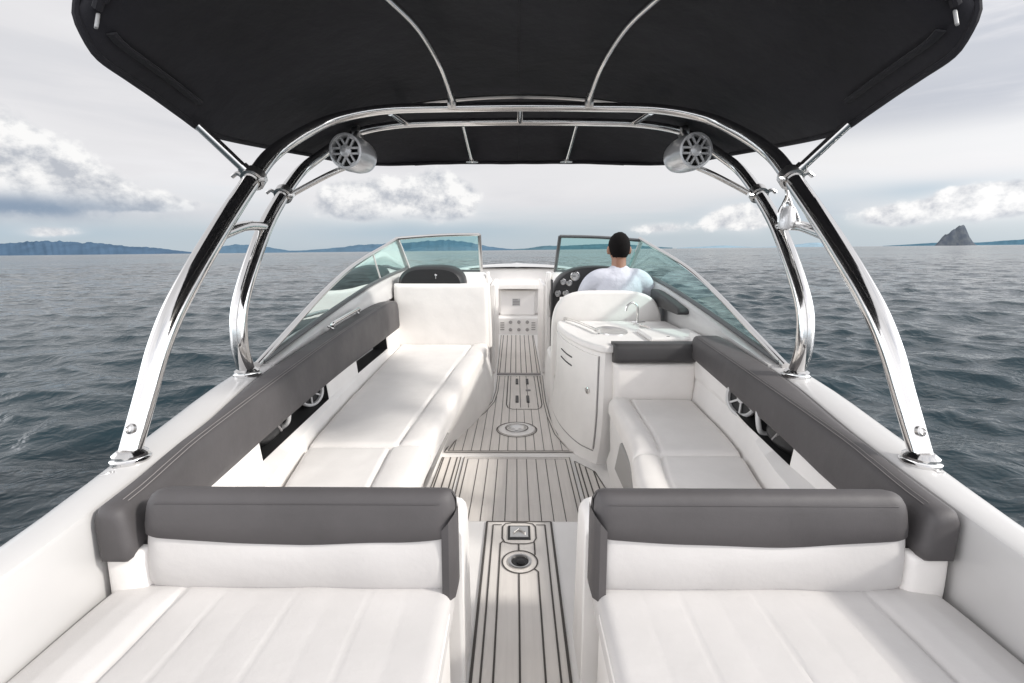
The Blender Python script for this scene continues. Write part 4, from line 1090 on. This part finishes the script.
# ================================================================== PERSON at the helm
def person():
    K = 1.17; O = Vector((.940, 4.44, .585))       # pelvis on the seat
    W = lambda x, y, z: (O.x + x * K, O.y + y * K, O.z + z * K)
    t = thing('person', 'person in pale blue shirt with short dark hair, sitting at the helm', 'person', tuple(O))
    mb = MB()
    def limb(pts, n=12): mb.tube(smooth_path([W(*p[:3]) + (p[3] * K,) for p in pts], 4), .05, n)
    limb([(0, 0, .02, .10), (0, .0, .12, .105), (0, .0, .28, .11), (0, .01, .42, .11), (0, .01, .50, .09), (0, .01, .545, .06)], 16)
    limb([(0, .0, .50, .075), (0, .005, .56, .060), (0, .012, .61, .057), (0, .02, .67, .058)])
    HCn = (0, .028, .715)
    mb.ell(W(*HCn), (.076 * K, .096 * K, .118 * K)); mb.ell(W(0, .065, .665), (.055 * K, .06 * K, .07 * K))
    mb.ell(W(0, .128, .705), (.014 * K, .020 * K, .028 * K)); mb.ell(W(0, .112, .655), (.028 * K, .012 * K, .010 * K))
    for s in (-1, 1): mb.ell(W(s * .084, .020, .695), (.013 * K, .022 * K, .034 * K))
    for s in (-1, 1):
        limb([(s * .13, 0.01, .475, .055), (s * .195, .02, .445, .052), (s * .235, .07, .33, .048), (s * .235, .13, .24, .043), (s * .21, .25, .26, .038), (s * .16, .37, .30, .028)])
        hb = Vector((s * .155, .385, .305))
        mb.ell(W(hb.x, hb.y + .03, hb.z + .005), (.020 * K, .045 * K, .040 * K))
        for i, (dz, ln) in enumerate(((.030, .07), (.010, .08), (-.010, .075), (-.028, .06))):
            b0 = (hb.x, hb.y + .06, hb.z + dz); mb.tube([W(*b0) + (.0095 * K,), W(hb.x - s * .012, hb.y + .06 + ln * .45, hb.z + dz * 1.1) + (.009 * K,), W(hb.x - s * .038, hb.y + .05 + ln * .55, hb.z + dz) + (.008 * K,)], .01, 8)
        mb.tube([W(hb.x - s * .01, hb.y + .02, hb.z + .035) + (.011 * K,), W(hb.x - s * .04, hb.y + .055, hb.z + .05) + (.010 * K,), W(hb.x - s * .055, hb.y + .085, hb.z + .04) + (.008 * K,)], .01, 8)
        limb([(s * .08, .0, .03, .09), (s * .10, .18, .06, .085), (s * .115, .40, .05, .062), (s * .115, .44, -.02, .055), (s * .115, .42, -.22, .050), (s * .115, .41, -.38, .036), (s * .115, .41, -.42, .034)])
        mb.tube([W(s * .115, .38, -.435) + (.035 * K,), W(s * .118, .48, -.445) + (.036 * K,), W(s * .12, .58, -.455) + (.028 * K,)], .03, 10)
    b = mb.build('body', M['skin'], t)
    rm = b.modifiers.new('remesh', 'REMESH'); rm.mode = 'VOXEL'; rm.voxel_size = .0085; rm.use_smooth_shade = True
    sm = b.modifiers.new('smooth', 'SMOOTH'); sm.iterations = 4; sm.factor = .5
    # shirt
    mb = MB()
    def sl(pts, n=18, flat=None): mb.tube(smooth_path([W(*p[:3]) + (p[3] * K,) for p in pts], 4), .05, n, flat=flat)
    sl([(0, 0, .0, .175), (0, -.01, .12, .170), (0, -.01, .28, .18), (0, -.005, .40, .185), (0, 0, .47, .175), (0, .003, .515, .125), (0, .006, .555, .082), (0, .008, .575, .068)], flat=((0, 1, 0), .74))
    for s in (-1, 1):
        sl([(s * .07, 0, .475, .085), (s * .15, .005, .468, .084), (s * .205, .025, .43, .078), (s * .235, .055, .36, .076), (s * .247, .085, .29, .074), (s * .250, .10, .26, .072)])
    sh = mb.build('shirt', M['shirt'], t)
    rm = sh.modifiers.new('remesh', 'REMESH'); rm.mode = 'VOXEL'; rm.voxel_size = .010; rm.use_smooth_shade = True
    sm = sh.modifiers.new('smooth', 'SMOOTH'); sm.iterations = 8; sm.factor = .5
    # shorts
    mb = MB()
    for s in (-1, 1): mb.tube(smooth_path([W(s * .07, -.02, .03) + (.125 * K,), W(s * .095, .12, .065) + (.108 * K,), W(s * .11, .34, .055) + (.088 * K,)], 4), .1, 16)
    q = mb.build('shorts', M['shorts'], t); rm = q.modifiers.new('remesh', 'REMESH'); rm.mode = 'VOXEL'; rm.voxel_size = .012; rm.use_smooth_shade = True
    # hair: cap over crown and back of the head
    mb = MB(); c = Vector(W(0, .022, .722)); ax = (.084 * K, .101 * K, .112 * K)
    def hp(u, v):
        th = math.pi * v; ph = 2 * math.pi * u
        d = Vector((math.sin(th) * math.cos(ph), math.sin(th) * math.sin(ph), math.cos(th)))
        k = 1 + .02 * mnoise.noise(d * 5) + .022 * mnoise.noise(d * 15) + .02 * (abs(d.x) ** 3 + abs(d.z) ** 3 - 1) * -2.2 * (abs(d.x) * abs(d.z))
        return c + Vector((d.x * ax[0], d.y * ax[1], d.z * ax[2])) * k
    us_ = np.linspace(0, 1, 41); vs_ = np.linspace(.001, 1, 30)
    vt = [[hp(u, v) for u in us_] for v in vs_]
    for j in range(29):
        for i in range(40):
            u = (us_[i] + us_[i + 1]) / 2; v = (vs_[j] + vs_[j + 1]) / 2
            front = math.sin(2 * math.pi * u)      # +1 towards the face
            lim = .70 if front < -.25 else (.62 if front < .15 else .60 - .30 * min(1, (front - .1) / .6))
            if front < -.5: lim = .76
            lim += .035 * mnoise.noise(Vector((u * 22, v * 9, 3)))
            if v < lim: mb.add([vt[j][i], vt[j][i + 1], vt[j + 1][i + 1], vt[j + 1][i]], [(0, 1, 2, 3)])
    h = mb.build('hair', M['hair'], t, fixn=False, angle=180)
    import bmesh
    bm = bmesh.new(); bm.from_mesh(h.data); bmesh.ops.remove_doubles(bm, verts=bm.verts, dist=.0004); bmesh.ops.recalc_face_normals(bm, faces=bm.faces); bm.to_mesh(h.data); bm.free()
    s_ = h.modifiers.new('sol', 'SOLIDIFY'); s_.thickness = .006; s_.offset = -1
    for s in (-1, 1):
        mb = MB(); mb.ell(W(s * .03, .112, .725), (.013 * K, .008 * K, .008 * K)); mb.build('eye', M['eye'], t)
    return t
person()

# ================================================================== ARCH TOWER
t = thing('arch_tower', 'polished steel double arch tower standing on both side decks over the cockpit', 'tower', (XC, 2.0, .82))
def ARCH(l): return [U(a, b, **{k: v}) + (r * .80,) for a, b, k, v, r in l]
AFT = ARCH([(130, 452, 'x', -1.12, .036), (147, 391, 'x', -1.12, .038), (160, 345, 'x', -1.12, .041), (179, 300, 'x', -1.12, .044), (213, 240, 'x', -1.12, .045), (252, 180, 'x', -1.12, .043), (275, 152, 'x', -1.10, .040),
            (310, 129.5, 'y', 2.44, .035), (340, 117.5, 'y', 2.53, .031), (385, 109.5, 'y', 2.59, .029), (450, 107.5, 'y', 2.62, .028)]) + [(XC, 2.625, U(518, 106.5, y=2.625)[2], .0224)]
FWD = ARCH([(247, 372, 'x', -1.22, .045), (239.5, 343, 'x', -1.22, .045), (241, 300, 'x', -1.22, .044), (262, 235, 'x', -1.22, .043), (280, 200, 'x', -1.22, .040), (300, 172, 'x', -1.21, .037),
            (320, 156, 'y', 2.91, .034), (340, 142, 'y', 2.97, .031), (362, 131, 'y', 3.0, .028), (400, 124.5, 'y', 3.0, .027), (450, 122.5, 'y', 3.0, .027)]) + [(XC, 3.0, U(518, 121.5, y=3.0)[2], .0216)]
def full(pts): return smooth_path(pts + [mir(p) for p in reversed(pts[:-1])], 6)
for pts in (AFT, FWD):
    mb = MB(); mb.tube(full(pts), .03, 20); a_ = mb.build('arch', M['chrome'], t)
    for s in (-1, 1):
        p = pts[0] if s < 0 else mir(pts[0])
        mb = MB(); zg = ZG(p[1]) 
        r0 = p[3]
        mb.lathe([(r0 + .022, zg + .001 - p[2]), (r0 + .022, zg + .009 - p[2]), (r0 + .017, zg + .013 - p[2]), (r0 + .016, zg + .016 - p[2]), (r0 + .016, zg + .024 - p[2]), (r0 + .006, zg + .032 - p[2]), (r0, zg + .036 - p[2])], p[:3], n=36)
        mb.build('foot_flange', M['chrome'], t)
        if pts is AFT:
            q = pts[1] if s < 0 else mir(pts[1])
            c0 = Vector(p[:3]).lerp(Vector(q[:3]), .40); mb = MB(); mb.lathe([(.015, -.006), (.015, .004), (.010, .007), (.008, .003), (.001, .003)], c0 + Vector((-s * .006, -.0305, .006)), (-.15 * -s, -1, .35), 18); mb.build('drain_plug', M['satin'], t)
def both(fn):
    for s in (-1, 1): fn(lambda p: tuple(p) if s < 0 else mir(p))
def rungs(Fm):
    mb = MB(); a, b = U(220, 235, x=-1.13), U(266, 226.5, x=-1.22); m_ = tuple((p + q) / 2 for p, q in zip(a, b)); mb.tube(smooth_path([Fm(a), Fm((m_[0], m_[1], m_[2] + .018)), Fm(b)], 5), .022, 12); mb.build('rung', M['chrome'], t)
    mb = MB(); a, b = Fm(U(390, 112, y=2.60)), Fm(U(406, 123, y=2.99)); mb.tube([a, b], .018, 10); mb.build('spreader', M['chrome'], t)
both(rungs)
mb = MB(); mb.tube([AFT[-1][:3], FWD[-1][:3]], .018, 10); mb.build('spreader', M['chrome'], t)
def clamp_at(Fm, p, r, ax):
    mb = MB(); p = Fm(p)
    mb.lathe([(r, -.022), (r + .012, -.020), (r + .012, .020), (r, .022)], p, ax, 20, cap=False)
    o_ = Fm((0, 0, 0)); s = 1 if Fm((-1, 0, 0))[0] > 0 else -1
    mb.tube(smooth_path([(p[0] + s * (r + .005), p[1], p[2] + .0), (p[0] + s * (r + .03), p[1] - .005, p[2] + .018), (p[0] + s * (r + .055), p[1] - .005, p[2] + .004)], 4), .009, 8)
    mb.tube([(p[0] - s * r, p[1] - .02, p[2] - .01), (p[0] - s * (r + .03), p[1] - .03, p[2] - .01)], .010, 8)
    mb.build('clamp', M['satin'], t)
both(lambda Fm: (clamp_at(Fm, U(254, 178, x=-1.118), .036, (0, .75, .62)), clamp_at(Fm, U(284, 194, x=-1.218), .034, (0, .8, .62))))
# speaker brackets from the forward arch
both(lambda Fm: (lambda mb: (mb.tube(smooth_path([Fm(U(287, 197, y=2.60)), Fm(U(305, 187, y=2.63)), Fm(U(328, 175, y=2.66)), Fm(U(346, 167, y=2.72))], 5), .014, 10), mb.build('speaker_bracket', M['satin'], t)))(MB()))

# tower speakers
def tower_speaker(s, label):
    c = Vector((-.895, 2.68, 1.912)) if s < 0 else Vector(mir((-.895, 2.68, 1.912)))
    t = thing('tower_speaker', label, 'speaker', tuple(c), 'pair of barrel speakers under the arch')
    ax = unit(Vector((s * .10, -1, -.02)))      # facing aft
    u = unit(Vector((0, 0, 1)) - ax * ax.z); v = ax.cross(u); Rr = .091
    mb = MB(); mb.lathe([(.03, -.235), (.062, -.225), (.084, -.20), (.092, -.15), (.096, -.05), (Rr, -.015), (Rr, .018), (Rr * .98, .026), (Rr * .86, .028), (Rr * .82, .012), (Rr * .80, -.02)], c, ax, 40, cap=False)
    mb.build('housing', M['silver'], t)
    mb = MB(); mb.lathe([(Rr * .81, -.016), (Rr * .45, -.04), (Rr * .25, -.045), (.001, -.03)], c, ax, 32); mb.build('cone', M['black'], t)
    mb = MB()
    for k in range(6):
        a = R(60 * k + 30); d = u * math.cos(a) + v * math.sin(a); e = ax.cross(d)
        for o_ in (-.014, .014):
            mb.obox(c + d * Rr * .54 + e * o_ + ax * .018, d, e, ax, Rr * .33, .0052, .005)
        mb.obox(c + d * Rr * .80 + ax * .018, d, e, ax, .005, .017, .005)
    mb.lathe([(.030, .010), (.030, .026), (.022, .031), (.001, .032)], c, ax, 24)
    mb.build('grille', M['silver'], t)
    mb = MB(); p = Vector((-.93, 2.98, 2.075)) if s < 0 else Vector(mir((-.93, 2.98, 2.075)))
    q = c - ax * .10 + Vector((0, 0, .085)); mb.tube([tuple(q), tuple(p)], .016, 10); mb.lathe([(.034, -.02), (.036, .02)], p, (1, .1 * s, .2), 18); mb.build('mount', M['satin'], t)
tower_speaker(-1, 'silver barrel speaker under the arch on the long bench side')
tower_speaker(1, 'silver barrel speaker under the arch above the sink cabinet side')

# ================================================================== CANOPY
t = thing('canopy', 'black canvas bimini canopy stretched over the steel arches', 'canopy', (XC, 2.6, 2.1))
EDG = [(0, .80, 1.28, 2.315), (.06, 1.06, 1.42, 2.262), (.12, 1.24, 1.52, 2.20), (.165, 1.312, 1.567, 2.126), (.19, 1.323, 1.566, 2.082), (.22, 1.325, 1.587, 2.036), (.26, 1.325, 1.63, 1.992), (.34, 1.322, 1.735, 1.967), (.42, 1.322, 1.85, 1.944), (.50, 1.322, 1.99, 1.912), (.56, 1.324, 2.11, 1.888),
       (.62, 1.318, 2.26, 1.890), (.74, 1.295, 2.64, 1.924), (.84, 1.225, 2.98, 1.95), (.90, 1.115, 3.31, 1.967), (.95, .94, 3.50, 1.985), (1.0, .74, 3.57, 2.0)]
EX, EY, EZ = (slerp([(e[0], e[k]) for e in EDG]) for k in (1, 2, 3))
CYc = slerp([(0, 1.10), (.2, 1.52), (.5, 2.3), (.7, 2.85), (.84, 3.25), (1, 3.66)]); CZc = slerp([(0, 2.38), (.2, 2.39), (.5, 2.33), (.7, 2.30), (.84, 2.24), (.93, 2.14), (1, 2.025)])
def CP(u, v):
    a = 1 - abs(u) ** 2.2; b = 1 - abs(u) ** 3.0
    x = XC + u * EX(v); y = EY(v) + (CYc(v) - EY(v)) * a
    z = EZ(v) + (CZc(v) - EZ(v)) * b + .005 * mnoise.noise(Vector((u * 4, y * 2.5, 0))) * (1 - u ** 4)
    return (x, y, z)
mb = MB(); mb.grid(CP, [math.sin(a) for a in np.linspace(-math.pi / 2, math.pi / 2, 81)], np.linspace(0, 1, 100))
fab = mb.build('fabric', M['canvas'], t, fixn=False, angle=180)
so_ = fab.modifiers.new('sol', 'SOLIDIFY'); so_.thickness = .006; so_.offset = 1
mb = MB()   # hem all round
edge = [CP(-1, v) for v in np.linspace(0, 1, 70)]
mb.tube(edge, .012, 8); mb.tube([mir(p) for p in edge], .012, 8)
mb.tube([CP(u, 1) for u in np.linspace(-1, 1, 50)], .014, 8)
mb.tube([CP(u, 0) for u in np.linspace(-1, 1, 40)], .012, 8)
sub_of(mb, 'hem', M['canvas'], fab)
mb = MB()   # side sleeves and valances under the rim, centre seam
for s in (-1, 1):
    dn = lambda p, d: (p[0], p[1], p[2] - d)
    mb.tube([dn(CP(s * .95, v), .012) for v in np.linspace(.24, .49, 14)], .017, 8, flat=((0, 0, 1), .5))
    mb.tube(smooth_path([dn(CP(s * .95, .20), .012), dn(CP(s * .90, .15), .012), dn(CP(s * .86, .10), .01), dn(CP(s * .86, .02), .01)], 4), .014, 8)
    mb.tube(smooth_path([dn(CP(s * .93, .20), .012), dn(CP(s * .86, .15), .012), dn(CP(s * .81, .08), .01)], 4), .010, 8)
mb.tube([CP(-.006, v) for v in np.linspace(.02, .99, 50)], .0045, 6)
sub_of(mb, 'sleeve', M['canvas'], fab)
def canopy_struts(Fm):
    a, b = U(254, 178, x=-1.118), U(199, 126, y=2.05)
    mb = MB(); mb.tube([Fm(a), Fm(b)], .019, 12); mb.lathe([(.025, 0), (.025, .06)], Fm(a), Vector(Fm(b)) - Vector(Fm(a)), 12); mb.build('side_strut', M['chrome'], t)
    mb = MB(); mb.tube(smooth_path([Fm(U(452, 99, y=2.55)), Fm(U(440, 66, y=2.32)), Fm(U(419, 30, y=2.0)), Fm(U(390, 0, y=1.75)), Fm(U(352, -34, y=1.5)), Fm(U(300, -80, y=1.30))], 6), .012, 10); mb.build('aft_strut', M['chrome'], t)
    mb = MB(); mb.tube([Fm(U(452.5, 106, y=2.60)), Fm(U(450.5, 93, y=2.55))], .016, 10); mb.lathe([(.022, -.02), (.022, .02)], Fm(U(452, 104, y=2.60)), (1, 0, 0), 12); mb.build('strut_hinge', M['satin'], t)
    e = U(472, 161.5, y=3.55)
    mb = MB(); mb.tube(smooth_path([Fm(U(463, 125, y=3.0)), Fm(U(468, 146, y=3.3)), Fm(e)], 4), .011, 10); mb.lathe([(.045, -.005), (.045, .005)], Fm(e), (0, 0, 1), 12); mb.build('front_strut', M['chrome'], t)
both(canopy_struts)
zb_ = U(518, 96.5, y=2.8)[2]
mb = MB(); mb.tube(smooth_path([(XC + u * .85, 2.8, zb_ - .09 * u * u) for u in np.linspace(-1, 1, 15)], 3), .011, 8); mb.build('canopy_bow', M['satin'], t)
for s in (-1, 1):
    p = Vector(CP(s * .965, .205)); mb = MB(); mb.obox(p + Vector((-s * .01, 0, -.022)), (0, .35, 1), (s, 1, 0), (1, -s, 0), .024, .011, .005); mb.build('buckle', M['dial'], t, bevel=.004)

# anchor light hanging on the right arch
A0 = U(787, 190, y=2.14); sh = lambda px, py: U(px, py, y=2.16)
t = thing('mooring_shackle', 'small chrome snap shackle and lamp hanging under the right arch clamp', 'shackle', A0)
mb = MB(); mb.tube(smooth_path([sh(786, 186), sh(787, 196), sh(783, 206), sh(786, 214), sh(791, 207), sh(788, 196)], 5), .008, 8); mb.build('snap_hook', M['chrome'], t)
mb = MB(); mb.lathe([(.010, .05), (.018, .045), (.030, .03), (.034, -.02), (.03, -.045), (.012, -.05)], sh(787, 218), n=18); mb.build('lamp_body', M['silver'], t)
mb = MB(); mb.tube(smooth_path([sh(779, 222), sh(780, 210), sh(787, 202), sh(794, 209), sh(799, 221)], 5), .007, 8); mb.build('bail', M['chrome'], t)

# ================================================================== SMALL GEAR IN THE POCKETS
def ring_speaker(c, nrm, r, label):
    o_ = thing('cockpit_speaker', label, 'speaker', tuple(c), 'round speakers in the side pockets')
    ax = unit(Vector(nrm)); u = unit(Vector((0, 0, 1)) - ax * ax.z); v = ax.cross(u); c = Vector(c)
    mb = MB(); mb.lathe([(r, -.01), (r, .008), (r * .92, .013), (r * .82, .010), (r * .80, -.004)], c, ax, 32, cap=False); mb.build('rim', M['dial'], o_)
    mb = MB()
    for k in range(6):
        a = R(60 * k); d = u * math.cos(a) + v * math.sin(a); mb.obox(c + d * r * .52, d, ax.cross(d), ax, r * .32, r * .05, .004)
    mb.lathe([(r * .25, -.004), (r * .25, .008), (.001, .01)], c, ax, 20); mb.build('grille', M['dial'], o_)
    mb = MB(); mb.lathe([(r * .8, -.006), (r * .3, -.02), (.001, -.02)], c, ax, 24); mb.build('cone', M['black'], o_)
ring_speaker((-1.115, 2.50, .645), (1, -.55, .1), .082, 'round speaker half hidden under the bolster in the long bench pocket')
ring_speaker((1.085, 2.22, .70), (-1, -.45, .1), .090, 'round speaker with spoked grille in the short bench side pocket')
def strap(pts, label):
    mb = MB(); mb.tube(smooth_path(pts, 6), .011, 10); o_ = mb.build('hose', M['dial']); tag(o_, label, 'hose')
strap([(-1.09, 2.13, .76), (-1.065, 2.125, .71), (-1.055, 2.12, .66), (-1.065, 2.12, .61), (-1.10, 2.12, .58)], 'white bent hose in the dark pocket behind the long bench')
strap([(1.10, 2.02, .80), (1.05, 1.99, .73), (1.045, 1.97, .66), (1.07, 1.98, .62), (1.12, 1.98, .615)], 'white bent hose in the dark pocket behind the short bench')
def bundle(c, label):
    t_ = thing('rope_bag', label, 'bag', c)
    mb = MB(); mb.ell(c, (.045, .13, .055), rot=Matrix.Rotation(.1, 3, 'Z')); mb.build('bag', M['black'], t_)
    mb = MB(); mb.tube([(c[0], c[1] - .02 + .05 * math.cos(a) * .2, c[2] + .0) for a in (0,)] + [(c[0] - .046 * (1 if c[0] > 0 else -1), c[1], c[2] + .02), (c[0] - .04 * (1 if c[0] > 0 else -1), c[1] + .04, c[2] - .02)], .006, 6); mb.build('cord', M['grey_plastic'], t_)
bundle((-1.085, 1.98, .63), 'small black bag stowed in the pocket behind the long bench')
bundle((1.09, 1.82, .66), 'small black bag stowed in the pocket behind the short bench')

# ================================================================== render settings
scene.view_settings.view_transform = 'Standard'; scene.view_settings.look = 'None'
scene.view_settings.exposure = 0; scene.view_settings.gamma = 1
scene.cycles.use_denoising = True
scene.cycles.max_bounces = 10; scene.cycles.diffuse_bounces = 5; scene.cycles.glossy_bounces = 5; scene.cycles.transparent_max_bounces = 12
scene.cycles.sample_clamp_indirect = 8
